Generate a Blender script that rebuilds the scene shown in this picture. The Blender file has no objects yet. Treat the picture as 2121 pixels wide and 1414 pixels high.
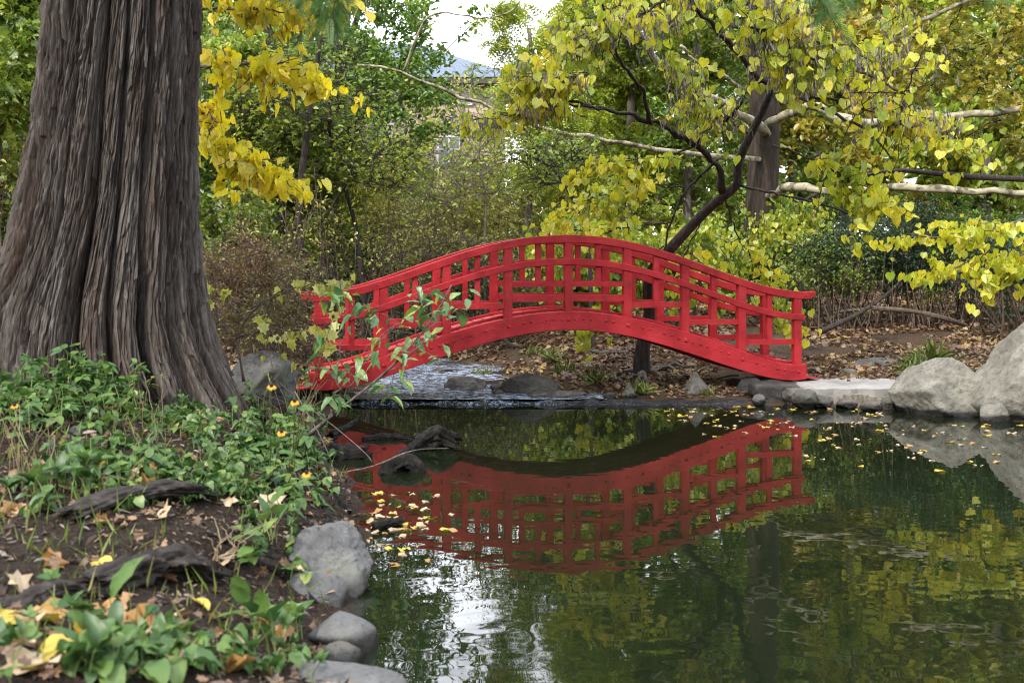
import bpy, math, random
import numpy as np
from mathutils import Vector
R = math.radians
sc = bpy.context.scene
col = sc.collection

# ------------------------------------------------------------------ camera, sky, sun, exposure
F, CX, HY, CH = 2300.0, 1060.5, 550.0, 1.79        # focal (px of a 2121 wide picture), principal point, eye height
cam_d = bpy.data.cameras.new("camera")
cam = bpy.data.objects.new("camera", cam_d); col.objects.link(cam)
cam.location = (0, 0, CH); cam.rotation_euler = (R(90), 0, 0)
cam_d.sensor_width = 36; cam_d.lens = 36 * F / 2121; cam_d.shift_y = -(707 - HY) / 2121
cam_d.clip_start = 0.05; cam_d.clip_end = 2000
cam_d.dof.use_dof = True; cam_d.dof.focus_distance = 14.8; cam_d.dof.aperture_fstop = 2.8
sc.camera = cam

SUN_EL, SUN_AZ = 42.0, 215.0      # azimuth clockwise from +Y (the view direction): behind the camera, to the left
w = bpy.data.worlds.new("World"); sc.world = w; w.use_nodes = True
nt = w.node_tree; nt.nodes.clear()
sky = nt.nodes.new("ShaderNodeTexSky"); sky.sky_type = 'NISHITA'; sky.sun_disc = False
sky.sun_elevation = R(SUN_EL); sky.sun_rotation = R(SUN_AZ); sky.dust_density = 2.5; sky.air_density = 1.0
hs = nt.nodes.new("ShaderNodeHueSaturation"); hs.inputs["Saturation"].default_value = 0.5
bg = nt.nodes.new("ShaderNodeBackground"); bg.inputs["Strength"].default_value = 0.15
wo = nt.nodes.new("ShaderNodeOutputWorld")
ct = nt.nodes.new("ShaderNodeTexCoord"); cmp_ = nt.nodes.new("ShaderNodeMapping"); cmp_.inputs["Scale"].default_value = (1, 1, 2.2); cmp_.inputs["Location"].default_value = (.35, .1, .2)
cn = nt.nodes.new("ShaderNodeTexNoise"); cn.inputs["Scale"].default_value = 2.2; cn.inputs["Detail"].default_value = 7; cn.inputs["Roughness"].default_value = .55
cr = nt.nodes.new("ShaderNodeValToRGB"); cr.color_ramp.elements[0].position = .41; cr.color_ramp.elements[1].position = .54
cm_ = nt.nodes.new("ShaderNodeMix"); cm_.data_type = 'RGBA'; cm_.inputs[7].default_value = (34, 35, 38, 1)     # sunlit cloud
nt.links.new(ct.outputs["Generated"], cmp_.inputs[0]); nt.links.new(cmp_.outputs[0], cn.inputs["Vector"]); nt.links.new(cn.outputs["Fac"], cr.inputs[0]); nt.links.new(cr.outputs[0], cm_.inputs[0])
nt.links.new(sky.outputs[0], hs.inputs["Color"]); nt.links.new(hs.outputs[0], cm_.inputs[6]); nt.links.new(cm_.outputs[2], bg.inputs["Color"]); nt.links.new(bg.outputs[0], wo.inputs[0])
sl = bpy.data.lights.new("sun", 'SUN'); sl.energy = 4.2; sl.angle = R(2); sl.color = (1.0, 0.93, 0.82)
so = bpy.data.objects.new("sun", sl); col.objects.link(so)
az, el = R(SUN_AZ), R(SUN_EL)
sdir = Vector((math.sin(az) * math.cos(el), math.cos(az) * math.cos(el), math.sin(el)))
so.rotation_euler = (-sdir).to_track_quat('-Z', 'Y').to_euler(); so.location = (-6, -8, 14)
sc.view_settings.view_transform = 'Standard'; sc.view_settings.look = 'None'
sc.view_settings.exposure = .2; sc.view_settings.gamma = 1.0
cy = sc.cycles
cy.max_bounces = 6; cy.diffuse_bounces = 3; cy.glossy_bounces = 3; cy.transmission_bounces = 4; cy.transparent_max_bounces = 4
cy.use_denoising = True; cy.filter_width = 1.05; cy.caustics_reflective = False; cy.caustics_refractive = False
sc.render.film_transparent = False

# ------------------------------------------------------------------ helpers
def P(px, py, Y):
    return np.array([(px - CX) * Y / F, Y, CH - (py - HY) * Y / F])
def PL(pts, Y=None):
    return np.array([P(p[0], p[1], p[2] if len(p) > 2 else Y) for p in pts])
def nrm(a):
    return a / np.maximum(np.linalg.norm(a, axis=-1, keepdims=True), 1e-9)

def _hash(ix, iy, iz, seed):
    h = (ix.astype(np.int64) * 374761393 + iy.astype(np.int64) * 668265263 + iz.astype(np.int64) * 2147483647 + seed * 1274126177) & 0xffffffff
    h = ((h ^ (h >> 13)) * 1274126177) & 0xffffffff
    h = ((h ^ (h >> 16)) * 2246822519) & 0xffffffff
    return ((h ^ (h >> 15)) & 0xffffff) / float(0xffffff)
def vnoise(p, seed=0):
    p = np.asarray(p, float); i = np.floor(p); f = p - i; f = f * f * f * (f * (f * 6 - 15) + 10); i = i.astype(np.int64)
    out = 0
    for dx in (0, 1):
        for dy in (0, 1):
            for dz in (0, 1):
                wgt = (f[..., 0] if dx else 1 - f[..., 0]) * (f[..., 1] if dy else 1 - f[..., 1]) * (f[..., 2] if dz else 1 - f[..., 2])
                out = out + wgt * _hash(i[..., 0] + dx, i[..., 1] + dy, i[..., 2] + dz, seed)
    return out * 2 - 1
def fbm(p, oct=4, seed=0, gain=.5):
    a, s, out = 1.0, 1.0, 0
    for k in range(oct):
        out = out + a * vnoise(np.asarray(p) * s, seed + k * 17); a *= gain; s *= 2.03
    return out

class MB:
    def __init__(s): s.v = []; s.f = []; s.n = 0
    def add(s, v, faces):
        v = np.asarray(v, float).reshape(-1, 3)
        for f in (faces if isinstance(faces, list) else [faces]):
            f = np.atleast_2d(np.asarray(f, np.int64))
            s.f.append(f + s.n)
        s.v.append(v); s.n += len(v); return s
    def box(s, c, size, ax=None):
        c = np.asarray(c, float); h = np.asarray(size, float) / 2
        v = np.array([[x, y, z] for x in (-1, 1) for y in (-1, 1) for z in (-1, 1)]) * h
        if ax is not None: v = v @ np.asarray(ax, float)
        return s.add(v + c, np.array([[0, 1, 3, 2], [4, 6, 7, 5], [0, 4, 5, 1], [2, 3, 7, 6], [0, 2, 6, 4], [1, 5, 7, 3]]))
    def build(s, name, mat, parent=None, smooth=False, attrs=None):
        V = np.concatenate(s.v); me = bpy.data.meshes.new(name)
        me.vertices.add(len(V)); me.vertices.foreach_set("co", V.astype(np.float32).ravel())
        loops = np.concatenate([f.ravel() for f in s.f]); sizes = np.concatenate([np.full(len(f), f.shape[1]) for f in s.f])
        st = np.concatenate([[0], np.cumsum(sizes)[:-1]])
        me.loops.add(len(loops)); me.loops.foreach_set("vertex_index", loops.astype(np.int32))
        me.polygons.add(len(sizes)); me.polygons.foreach_set("loop_start", st.astype(np.int32))
        me.update(calc_edges=True)
        me.polygons.foreach_set("use_smooth", np.full(len(sizes), bool(smooth)))
        for k, a in (attrs or {}).items():
            at = me.attributes.new(k, 'FLOAT', 'POINT'); at.data.foreach_set("value", np.asarray(a, np.float32))
        if mat: me.materials.append(mat)
        me.update()
        o = bpy.data.objects.new(name, me); col.objects.link(o)
        if parent is not None: o.parent = parent
        return o

def tag(o, label=None, cat=None, group=None, kind=None):
    if label: o["label"] = label
    if cat: o["category"] = cat
    if group: o["group"] = group
    if kind: o["kind"] = kind
    return o
def empty(name, loc, label, cat, group=None):
    o = bpy.data.objects.new(name, None); col.objects.link(o); o.location = loc; o.empty_display_size = .1
    return tag(o, label, cat, group)
def child(mb, name, mat, root, smooth=False, attrs=None):
    """build in world coordinates, then parent under a root that has only a location"""
    off = np.array(root.location)
    mb.v = [v - off for v in mb.v]
    return mb.build(name, mat, root, smooth, attrs)

def frames(Pt):
    t = nrm(np.gradient(Pt, axis=1))
    mean = nrm(Pt[:, -1] - Pt[:, 0])
    ref = np.where(np.abs(mean[:, 2:3]) > .75, np.array([[1., .1, 0]]), np.array([[0., .1, 1]]))[:, None, :]
    u = nrm(np.cross(t, ref)); v = np.cross(t, u)
    return t, u, v
def tubes(mb, Pt, Rd, sides=5, cap=True, wob=None):
    Pt = np.asarray(Pt, float); Rd = np.asarray(Rd, float)
    if Pt.ndim == 2: Pt = Pt[None]; Rd = Rd[None]
    m, n, _ = Pt.shape
    t, u, v = frames(Pt)
    a = np.arange(sides) * 2 * math.pi / sides
    rr = Rd[:, :, None, None] * (1 if wob is None else wob)
    V = Pt[:, :, None, :] + rr * (np.cos(a)[None, None, :, None] * u[:, :, None, :] + np.sin(a)[None, None, :, None] * v[:, :, None, :])
    i, j, k = np.meshgrid(np.arange(m), np.arange(n - 1), np.arange(sides), indexing='ij')
    b = i * n * sides
    Fq = np.stack([b + j * sides + k, b + j * sides + (k + 1) % sides, b + (j + 1) * sides + (k + 1) % sides, b + (j + 1) * sides + k], -1).reshape(-1, 4)
    fs = [Fq]
    if cap:
        base = np.arange(m)[:, None] * n * sides
        fs.append(base + np.arange(sides)[None, ::-1]); fs.append(base + (n - 1) * sides + np.arange(sides)[None])
    mb.add(V.reshape(-1, 3), fs)
def resample(pts, n):
    pts = np.asarray(pts, float); d = np.concatenate([[0], np.cumsum(np.linalg.norm(np.diff(pts, axis=0), axis=1))])
    t = np.linspace(0, d[-1], n)
    return np.stack([np.interp(t, d, pts[:, k]) for k in range(pts.shape[1])], -1)
def smoothline(pts, n, it=2):
    p = np.asarray(pts, float)
    for _ in range(it):
        q = [p[0]]
        for a, b in zip(p[:-1], p[1:]): q += [a * .75 + b * .25, a * .25 + b * .75]
        p = np.array(q + [p[-1]])
    return resample(p, n)

# leaf templates: x across, y from stalk (0) to tip (1), z the face normal
def halves(outline, fold=.15, droop=.12, curl=.0):
    o = np.array(outline, float)             # right half, from base to tip, x >= 0
    zr = lambda q: np.stack([q[:, 0], q[:, 1], fold * np.abs(q[:, 0]) - droop * q[:, 1] ** 2 + curl * q[:, 0] * q[:, 1]], -1)
    L = o[1:-1] * [-1, 1]
    v = np.concatenate([zr(o), zr(L)]); n = len(o)
    return v, [np.array([list(range(n))]), np.array([[0, n - 1] + list(range(2 * n - 3, n - 1, -1))])]
HEART = halves([(0, .05), (.18, -.07), (.43, .0), (.55, .28), (.45, .60), (.17, .88), (0, 1.03)], .10, .10)
OVATE = halves([(0, 0), (.22, .12), (.32, .38), (.22, .72), (0, 1)], .2, .15)
SMALL = halves([(0, 0), (.3, .4), (0, 1)], .2, .1)
LONG = halves([(0, 0), (.10, .15), (.17, .45), (.10, .8), (0, 1)], .25, .25)
LOBED = halves([(0, .0), (.3, -.12), (.34, .12), (.62, .25), (.40, .42), (.42, .70), (.16, .68), (0, 1)], .12, .18)
POD = halves([(0, 0), (.06, .3), (.06, .8), (0, 1)], .3, .05)
def grid_leaf(outline, ny=7, fold=.18, droop=.3, wave=.03, stalk=.0):
    o = np.array(outline, float); y = np.linspace(0, 1, ny); hw = np.interp(y, o[:, 1], o[:, 0])
    xs = np.array([-1, -.5, 0, .5, 1]); V = []
    for i in range(ny):
        for x in xs:
            V.append((x * hw[i], y[i], fold * abs(x) * hw[i] - droop * y[i] ** 2 + wave * math.sin(i * 2.3 + x * 2) * abs(x)))
    f = [[i * 5 + j, i * 5 + j + 1, (i + 1) * 5 + j + 1, (i + 1) * 5 + j] for i in range(ny - 1) for j in range(4)]
    return np.array(V), [np.array(f)]
BIG = grid_leaf([(.01, 0), (.16, .12), (.27, .35), (.25, .6), (.13, .85), (.0, 1)])
BIGHEART = grid_leaf([(.10, 0), (.36, .1), (.42, .35), (.30, .65), (.12, .9), (.0, 1)], 8, .15, .3, .05)
def merge(parts):
    V, Fc, n = [], [], 0
    for v, f in parts:
        V.append(v); Fc += [q + n for q in f]; n += len(v)
    return np.concatenate(V), Fc
def xf(tpl, s, ang, off, tilt=0):
    v, f = tpl; c, q = math.cos(ang), math.sin(ang)
    w_ = v * s; w_ = np.stack([c * w_[:, 0] - q * w_[:, 1], q * w_[:, 0] + c * w_[:, 1], w_[:, 2]], -1)
    return w_ + np.array(off), f
TRIF = merge([xf(OVATE, .62, 0, (0, .35, 0)), xf(OVATE, .55, 1.15, (-.02, .34, .02)), xf(OVATE, .55, -1.15, (.02, .34, .02))])
def pinnate(k, ls, wid, step=None):
    ps = []
    for i in range(k):
        y = (i + .7) / k
        for s_ in (-1, 1): ps.append(xf(halves([(0, 0), (wid, .45), (0, 1)], .1, .1), ls * (1 - .45 * abs(y - .45)), s_ * -1.15, (0, y, -.15 * y * y)))
    v = np.array([(-.008, 0, 0), (.008, 0, 0), (.004, 1, -.15), (-.004, 1, -.15)])
    ps.append((v, [np.array([[0, 1, 2, 3]])]))
    return merge(ps)
LOCUST = pinnate(6, .28, .22)
FEATHER = pinnate(16, .17, .10)

def leaves(mb, tpl, pos, tip, up, size):
    """scatter a leaf template: tip direction, rough face normal, size per leaf"""
    v, fs = tpl; pos = np.asarray(pos); n = len(pos)
    if n == 0: return
    tip = nrm(np.asarray(tip)); x = nrm(np.cross(tip, up)); z = np.cross(x, tip)
    V = pos[:, None, :] + np.asarray(size).reshape(-1, 1, 1) * (v[None, :, 0:1] * x[:, None, :] + v[None, :, 1:2] * tip[:, None, :] + v[None, :, 2:3] * z[:, None, :])
    off = (np.arange(n) * len(v))
    mb.add(V.reshape(-1, 3), [(f[None] + off[:, None, None]).reshape(-1, f.shape[1]) for f in fs])
def leaves_mixed(rng, mb, tpl, pos, tip, up, size):
    v, fs = tpl; y = v[:, 1]
    a = v * [.82, 1, 1] + np.c_[np.zeros((len(v), 2)), .75 * np.abs(v[:, 0]) - .25 * y * y]          # folded along the midrib
    b = v * [.92, .93, 1] + np.c_[.10 * y * y, np.zeros(len(v)), -.45 * y * y + .35 * v[:, 0] * y]      # curled and skewed
    c = rng.random(len(pos)); size = np.asarray(size)
    for t_, k in (((v, fs), c < .45), ((a, fs), (c >= .45) & (c < .72)), ((b, fs), c >= .72)): leaves(mb, t_, pos[k], np.asarray(tip)[k], np.asarray(up)[k], size[k])
def leaf_dirs(rng, n, mode):
    a = rng.uniform(0, 2 * math.pi, n); g = rng.normal(0, 1, (n, 3))
    h = np.stack([np.cos(a), np.sin(a), np.zeros(n)], -1)
    if mode == 'hang':
        tip = np.array([0, -.15, -1.]) + h * rng.uniform(.1, .7, (n, 1)); up = np.array([0, -.65, .55]) + .75 * g
    elif mode == 'flat':
        tip = h + np.array([0, 0, -.25]) + .25 * g; up = np.array([0, 0, 1.]) + .35 * g
    else:
        tip = h + .6 * g + np.array([0, 0, -.2]); up = np.array([0, 0, .7]) + .8 * g
    return tip, up

# ------------------------------------------------------------------ materials
def mat_new(name):
    m = bpy.data.materials.new(name); m.use_nodes = True; t = m.node_tree; t.nodes.clear()
    out = t.nodes.new("ShaderNodeOutputMaterial"); return m, t, out
def ramp(t, cols, fac=None, pos=None, interp='LINEAR'):
    r = t.nodes.new("ShaderNodeValToRGB"); e = r.color_ramp; e.interpolation = interp
    pos = pos or [i / max(1, len(cols) - 1) for i in range(len(cols))]
    while len(e.elements) < len(cols): e.elements.new(.5)
    for el_, c, p in zip(e.elements, cols, pos): el_.position = p
    for el_, c in zip(e.elements, cols): el_.color = (*c, 1)
    if fac is not None: t.links.new(fac, r.inputs[0])
    return r
def coords(t, scale=(1, 1, 1), kind="Object"):
    c = t.nodes.new("ShaderNodeTexCoord"); m = t.nodes.new("ShaderNodeMapping"); m.inputs["Scale"].default_value = scale
    t.links.new(c.outputs[kind], m.inputs["Vector"]); return m.outputs[0]
def noise(t, vec, scale, detail=6, rough=.6, dist=0):
    n = t.nodes.new("ShaderNodeTexNoise"); n.inputs["Scale"].default_value = scale; n.inputs["Detail"].default_value = detail
    n.inputs["Roughness"].default_value = rough; n.inputs["Distortion"].default_value = dist
    if vec is not None: t.links.new(vec, n.inputs["Vector"])
    return n.outputs["Fac"]
def mixc(t, a, b, fac, mode='MIX'):
    m = t.nodes.new("ShaderNodeMix"); m.data_type = 'RGBA'; m.blend_type = mode
    for s_, v in ((6, a), (7, b)):
        if isinstance(v, tuple): m.inputs[s_].default_value = (*v, 1)
        else: t.links.new(v, m.inputs[s_])
    if isinstance(fac, float): m.inputs[0].default_value = fac
    else: t.links.new(fac, m.inputs[0])
    return m.outputs[2]
def bump(t, h, strength, dist, prev=None):
    b = t.nodes.new("ShaderNodeBump"); b.inputs["Strength"].default_value = strength; b.inputs["Distance"].default_value = dist
    t.links.new(h, b.inputs["Height"])
    if prev is not None: t.links.new(prev, b.inputs["Normal"])
    return b.outputs[0]
def bsdf(t, out, color, rough=.8, normal=None, spec=.3):
    p = t.nodes.new("ShaderNodeBsdfPrincipled")
    if isinstance(color, tuple): p.inputs["Base Color"].default_value = (*color, 1)
    else: t.links.new(color, p.inputs["Base Color"])
    if isinstance(rough, float): p.inputs["Roughness"].default_value = rough
    else: t.links.new(rough, p.inputs["Roughness"])
    p.inputs["Specular IOR Level"].default_value = spec
    if normal is not None: t.links.new(normal, p.inputs["Normal"])
    t.links.new(p.outputs[0], out.inputs[0]); return p

def leaf_mat(name, cols, trans=.4, pos=None, clump=1.2, gloss=.05, spots=None):
    m, t, out = mat_new(name)
    g = t.nodes.new("ShaderNodeNewGeometry")
    nz = noise(t, coords(t), clump, 2, .5)
    ma = t.nodes.new("ShaderNodeMath"); ma.operation = 'MULTIPLY_ADD'; ma.inputs[1].default_value = .6
    mb_ = t.nodes.new("ShaderNodeMath"); mb_.operation = 'MULTIPLY_ADD'; mb_.inputs[1].default_value = 1.5; mb_.inputs[2].default_value = -.55
    t.links.new(nz, mb_.inputs[0]); t.links.new(g.outputs["Random Per Island"], ma.inputs[0]); t.links.new(mb_.outputs[0], ma.inputs[2])
    c = ramp(t, cols, ma.outputs[0], pos).outputs[0]
    # slight blotching inside the leaf
    c = mixc(t, c, tuple(x * .62 for x in cols[0]), ramp(t, [(0, 0, 0), (.55, .55, .55)], noise(t, coords(t), 26, 3), [.52, .72]).outputs[0])
    if spots: c = mixc(t, c, spots, ramp(t, [(0, 0, 0), (1, 1, 1)], noise(t, coords(t), 55, 2), [.62, .68]).outputs[0])
    d = t.nodes.new("ShaderNodeBsdfDiffuse"); tr = t.nodes.new("ShaderNodeBsdfTranslucent"); gl = t.nodes.new("ShaderNodeBsdfGlossy")
    gl.inputs["Roughness"].default_value = .45
    t.links.new(c, d.inputs[0]); t.links.new(c, tr.inputs[0])
    m1 = t.nodes.new("ShaderNodeMixShader"); m1.inputs[0].default_value = trans
    m2 = t.nodes.new("ShaderNodeMixShader"); m2.inputs[0].default_value = gloss
    t.links.new(d.outputs[0], m1.inputs[1]); t.links.new(tr.outputs[0], m1.inputs[2])
    t.links.new(m1.outputs[0], m2.inputs[1]); t.links.new(gl.outputs[0], m2.inputs[2]); t.links.new(m2.outputs[0], out.inputs[0])
    return m
def bark_mat(name, dark, mid, light, scale=14, zs=.18, b=.6):
    m, t, out = mat_new(name)
    v = coords(t, (1, 1, zs)); n1 = noise(t, v, scale, 8, .65); n2 = noise(t, coords(t), 3, 4)
    c = ramp(t, [dark, mid, light], n1, [.3, .5, .72]).outputs[0]
    c = mixc(t, c, mid, ramp(t, [(0, 0, 0), (.6, .6, .6)], n2, [.4, .7]).outputs[0])
    bsdf(t, out, c, .9, bump(t, n1, b, .02), .2); return m
def rock_mat(name, cols, scale=3, b=.5, wet=True):
    m, t, out = mat_new(name)
    v = coords(t); n1 = noise(t, v, scale, 10, .7); n2 = noise(t, v, scale * 9, 6, .7); n3 = noise(t, v, scale * .5, 3)
    c = ramp(t, cols, n1, [.28, .5, .72]).outputs[0]
    c = mixc(t, c, tuple(x * .45 for x in cols[0]), ramp(t, [(0, 0, 0), (.6, .6, .6)], n2, [.52, .66]).outputs[0])
    c = mixc(t, c, (.12, .125, .07), ramp(t, [(0, 0, 0), (.55, .55, .55)], n3, [.56, .75]).outputs[0])
    ro = .85
    if wet:                                             # damp dark band just above the water
        g = t.nodes.new("ShaderNodeNewGeometry"); sx = t.nodes.new("ShaderNodeSeparateXYZ"); t.links.new(g.outputs["Position"], sx.inputs[0])
        ad = t.nodes.new("ShaderNodeMath"); ad.operation = 'MULTIPLY_ADD'; ad.inputs[1].default_value = -.12
        t.links.new(n1, ad.inputs[0]); t.links.new(sx.outputs[2], ad.inputs[2])
        wr = ramp(t, [(1, 1, 1), (0, 0, 0)], ad.outputs[0], [.0, .03])
        c = mixc(t, c, (.018, .016, .014), wr.outputs[0])
        ro = ramp(t, [(.85,) * 3, (.25,) * 3], wr.outputs[0]).outputs[0]
    nn = bump(t, n1, b, .09); nn = bump(t, n2, b * .9, .02, nn)
    bsdf(t, out, c, ro, nn, .35); return m

M = {}
M['y_leaf'] = leaf_mat('yellow_leaf', [(.44, .46, .03), (.66, .58, .02), (.78, .64, .02), (.74, .53, .025)], .45, [0, .3, .7, 1], spots=(.25, .11, .02))
M['yg_leaf'] = leaf_mat('yellow_green_leaf', [(.09, .17, .015), (.20, .28, .02), (.38, .42, .03), (.54, .47, .035)], .45, [0, .35, .7, 1])
M['ly_leaf'] = leaf_mat('lemon_green_leaf', [(.30, .42, .03), (.48, .52, .03), (.66, .60, .03), (.70, .56, .05)], .45, [0, .3, .7, 1], spots=(.25, .14, .03))
M['rb_leaf'] = leaf_mat('redbud_leaf', [(.22, .32, .03), (.40, .46, .03), (.62, .58, .03), (.68, .54, .04)], .45, [0, .3, .75, 1], spots=(.25, .14, .03))
M['lg_leaf'] = leaf_mat('light_green_leaf', [(.075, .14, .018), (.18, .26, .028), (.36, .40, .045)], .45)
M['g_leaf'] = leaf_mat('green_leaf', [(.045, .11, .012), (.11, .21, .02), (.25, .34, .03)], .4)
M['dg_leaf'] = leaf_mat('dark_green_leaf', [(.015, .045, .02), (.03, .075, .03), (.05, .11, .035)], .3)
M['olive_leaf'] = leaf_mat('olive_leaf', [(.13, .15, .02), (.28, .27, .03), (.42, .35, .035), (.34, .19, .03)], .4, [0, .4, .75, 1])
M['pale_leaf'] = leaf_mat('pale_yellow_leaf', [(.22, .25, .05), (.42, .41, .08), (.55, .48, .10)], .45)
M['rust_leaf'] = leaf_mat('rusty_leaf', [(.09, .10, .025), (.18, .15, .04), (.20, .09, .045), (.13, .055, .04)], .35)
M['weed'] = leaf_mat('weed_leaf', [(.025, .065, .018), (.065, .14, .032), (.15, .23, .05), (.32, .33, .10)], .35, [0, .45, .85, 1], gloss=.035, clump=3)
M['edge_leaf'] = leaf_mat('yellowing_leaf', [(.05, .14, .04), (.09, .20, .05), (.20, .29, .05), (.42, .42, .06)], .35, [0, .45, .75, 1], gloss=.07, clump=6)
M['feather'] = leaf_mat('feathery_needles', [(.03, .09, .015), (.06, .15, .02), (.10, .20, .03)], .35)
M['litter'] = leaf_mat('dry_leaf', [(.05, .026, .015), (.12, .068, .038), (.21, .13, .07), (.32, .21, .115), (.42, .29, .05)], .15, [0, .3, .6, .85, 1], clump=.9)
M['mulch'] = leaf_mat('bark_mulch', [(.014, .009, .007), (.05, .033, .024), (.11, .078, .057), (.26, .19, .135)], .0, [0, .4, .75, 1], clump=3)
M['tan_leaf'] = leaf_mat('tan_dry_leaf', [(.30, .19, .10), (.42, .31, .19), (.50, .41, .28)], .2)
M['orange_leaf'] = leaf_mat('orange_dry_leaf', [(.20, .09, .035), (.32, .17, .06), (.42, .26, .08)], .2)
M['y_fall'] = leaf_mat('yellow_fallen_leaf', [(.34, .28, .05), (.46, .36, .05), (.50, .34, .05)], .2)
M['pod'] = leaf_mat('seed_pod', [(.08, .062, .062), (.15, .12, .12), (.25, .20, .20)], .15)
M['grass'] = leaf_mat('grass_blade', [(.06, .13, .02), (.17, .22, .04), (.34, .31, .11)], .35)
M['stem_green'] = leaf_mat('green_stem', [(.10, .15, .04), (.22, .24, .09)], .0)
M['stem_dry'] = leaf_mat('dry_stem', [(.16, .10, .06), (.32, .25, .15)], .0)
M['bark_dark'] = bark_mat('dark_bark', (.012, .010, .009), (.035, .028, .025), (.085, .072, .065), 30)
M['bark_gray'] = bark_mat('gray_bark', (.05, .042, .036), (.11, .095, .082), (.21, .19, .17), 24)
M['bark_brown'] = bark_mat('brown_bark', (.035, .024, .018), (.09, .066, .05), (.17, .13, .10), 16)
M['bark_dull'] = bark_mat('dull_brown_bark', (.014, .010, .008), (.038, .028, .022), (.075, .058, .046), 18)
M['dead_wood'] = bark_mat('dead_wood', (.009, .0075, .0065), (.03, .025, .022), (.09, .08, .072), 10, .12, .9)
M['wet_wood'] = bark_mat('wet_black_wood', (.003, .003, .003), (.009, .008, .007), (.03, .026, .023), 12, .2, .9)

m, t, out = mat_new('mottled_bark'); v = coords(t)
n1 = noise(t, v, 5.5, 3, .5, .6); n2 = noise(t, v, 11, 4, .6, .4)
c = ramp(t, [(.30, .27, .19), (.19, .175, .115), (.085, .07, .05)], n1, [.40, .50, .58], 'CONSTANT').outputs[0]
c = mixc(t, c, (.33, .30, .22), ramp(t, [(0, 0, 0), (1, 1, 1)], n2, [.62, .65]).outputs[0])
bsdf(t, out, c, .85, bump(t, n1, .4, .01), .2); M['mottled'] = m

# big fluted trunk: colour by ridge height (weathered grey fibre on ridges, red-brown in the furrows)
m, t, out = mat_new('fibrous_bark')
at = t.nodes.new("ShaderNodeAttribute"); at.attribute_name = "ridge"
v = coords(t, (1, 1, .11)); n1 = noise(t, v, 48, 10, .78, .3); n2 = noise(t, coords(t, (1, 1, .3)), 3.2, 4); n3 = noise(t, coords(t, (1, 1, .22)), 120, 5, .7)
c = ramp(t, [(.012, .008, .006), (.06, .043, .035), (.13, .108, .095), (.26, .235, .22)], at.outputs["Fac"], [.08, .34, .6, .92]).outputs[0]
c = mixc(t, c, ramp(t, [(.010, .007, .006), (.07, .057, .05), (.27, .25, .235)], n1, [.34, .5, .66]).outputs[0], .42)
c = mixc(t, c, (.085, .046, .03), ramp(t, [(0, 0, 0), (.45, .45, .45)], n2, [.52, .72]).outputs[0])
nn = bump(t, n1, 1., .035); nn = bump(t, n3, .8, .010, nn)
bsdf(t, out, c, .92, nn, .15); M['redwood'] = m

M['rock_gray'] = rock_mat('gray_rock', [(.05, .046, .04), (.11, .103, .092), (.19, .178, .16)], 3.4, .8)
M['rock_pale'] = rock_mat('pale_rock', [(.085, .08, .066), (.20, .188, .158), (.33, .31, .262)], 2.4, 1.)
M['rock_dark'] = rock_mat('dark_rock', [(.015, .014, .013), (.04, .037, .034), (.085, .08, .075)], 4)
M['rock_blue'] = rock_mat('bluish_rock', [(.055, .056, .055), (.10, .10, .10), (.16, .16, .155)], 3, .5)

m, t, out = mat_new('red_paint')
v = coords(t); n1 = noise(t, v, 4, 5); n2 = noise(t, coords(t, (1, 6, 6)), 9, 5, .6); n3 = noise(t, v, 60, 2)
c = ramp(t, [(.24, .010, .015), (.35, .016, .022), (.41, .028, .035)], n1, [.3, .5, .75]).outputs[0]
c = mixc(t, c, (.46, .09, .09), ramp(t, [(0, 0, 0), (.35, .35, .35)], n2, [.55, .8]).outputs[0])
c = mixc(t, c, (.20, .012, .012), ramp(t, [(0, 0, 0), (.7, .7, .7)], n3, [.64, .72]).outputs[0])
c = mixc(t, c, (.11, .018, .016), ramp(t, [(0, 0, 0), (.65, .65, .65)], noise(t, coords(t, (1, 1, .35)), 6, 7, .75), [.55, .74]).outputs[0])
bsdf(t, out, c, .55, bump(t, n2, .5, .008), .25); M['red'] = m
m, t, out = mat_new('red_plank')
n1 = noise(t, coords(t), 7, 6, .7)
c = ramp(t, [(.40, .03, .035), (.52, .10, .10), (.50, .22, .21)], n1, [.35, .55, .75]).outputs[0]
bsdf(t, out, c, .6, bump(t, n1, .3, .006), .3); M['plank'] = m

m, t, out = mat_new('soil_and_litter')
v = coords(t, kind="Object"); sx = t.nodes.new("ShaderNodeSeparateXYZ"); t.links.new(v, sx.inputs[0])
n1 = noise(t, v, 9, 10, .75); n2 = noise(t, v, 1.1, 5); n3 = noise(t, v, 45, 6, .7)
soil = ramp(t, [(.008, .0055, .004), (.032, .022, .016), (.10, .072, .054)], n3, [.3, .52, .75]).outputs[0]
lit = ramp(t, [(.025, .016, .011), (.075, .049, .031), (.15, .10, .06)], n3, [.3, .5, .7]).outputs[0]
far = t.nodes.new("ShaderNodeMapRange"); far.inputs[1].default_value = 12.5; far.inputs[2].default_value = 15
t.links.new(sx.outputs[1], far.inputs[0])
mul = t.nodes.new("ShaderNodeMath"); mul.operation = 'MULTIPLY'; t.links.new(far.outputs[0], mul.inputs[0])
t.links.new(ramp(t, [(0, 0, 0), (1, 1, 1)], n2, [.36, .5]).outputs[0], mul.inputs[1])
c = mixc(t, soil, lit, mul.outputs[0])
nn = bump(t, n1, .8, .05); nn = bump(t, n3, .9, .025, nn)
bsdf(t, out, c, .95, nn, .15); M['ground'] = m

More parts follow.
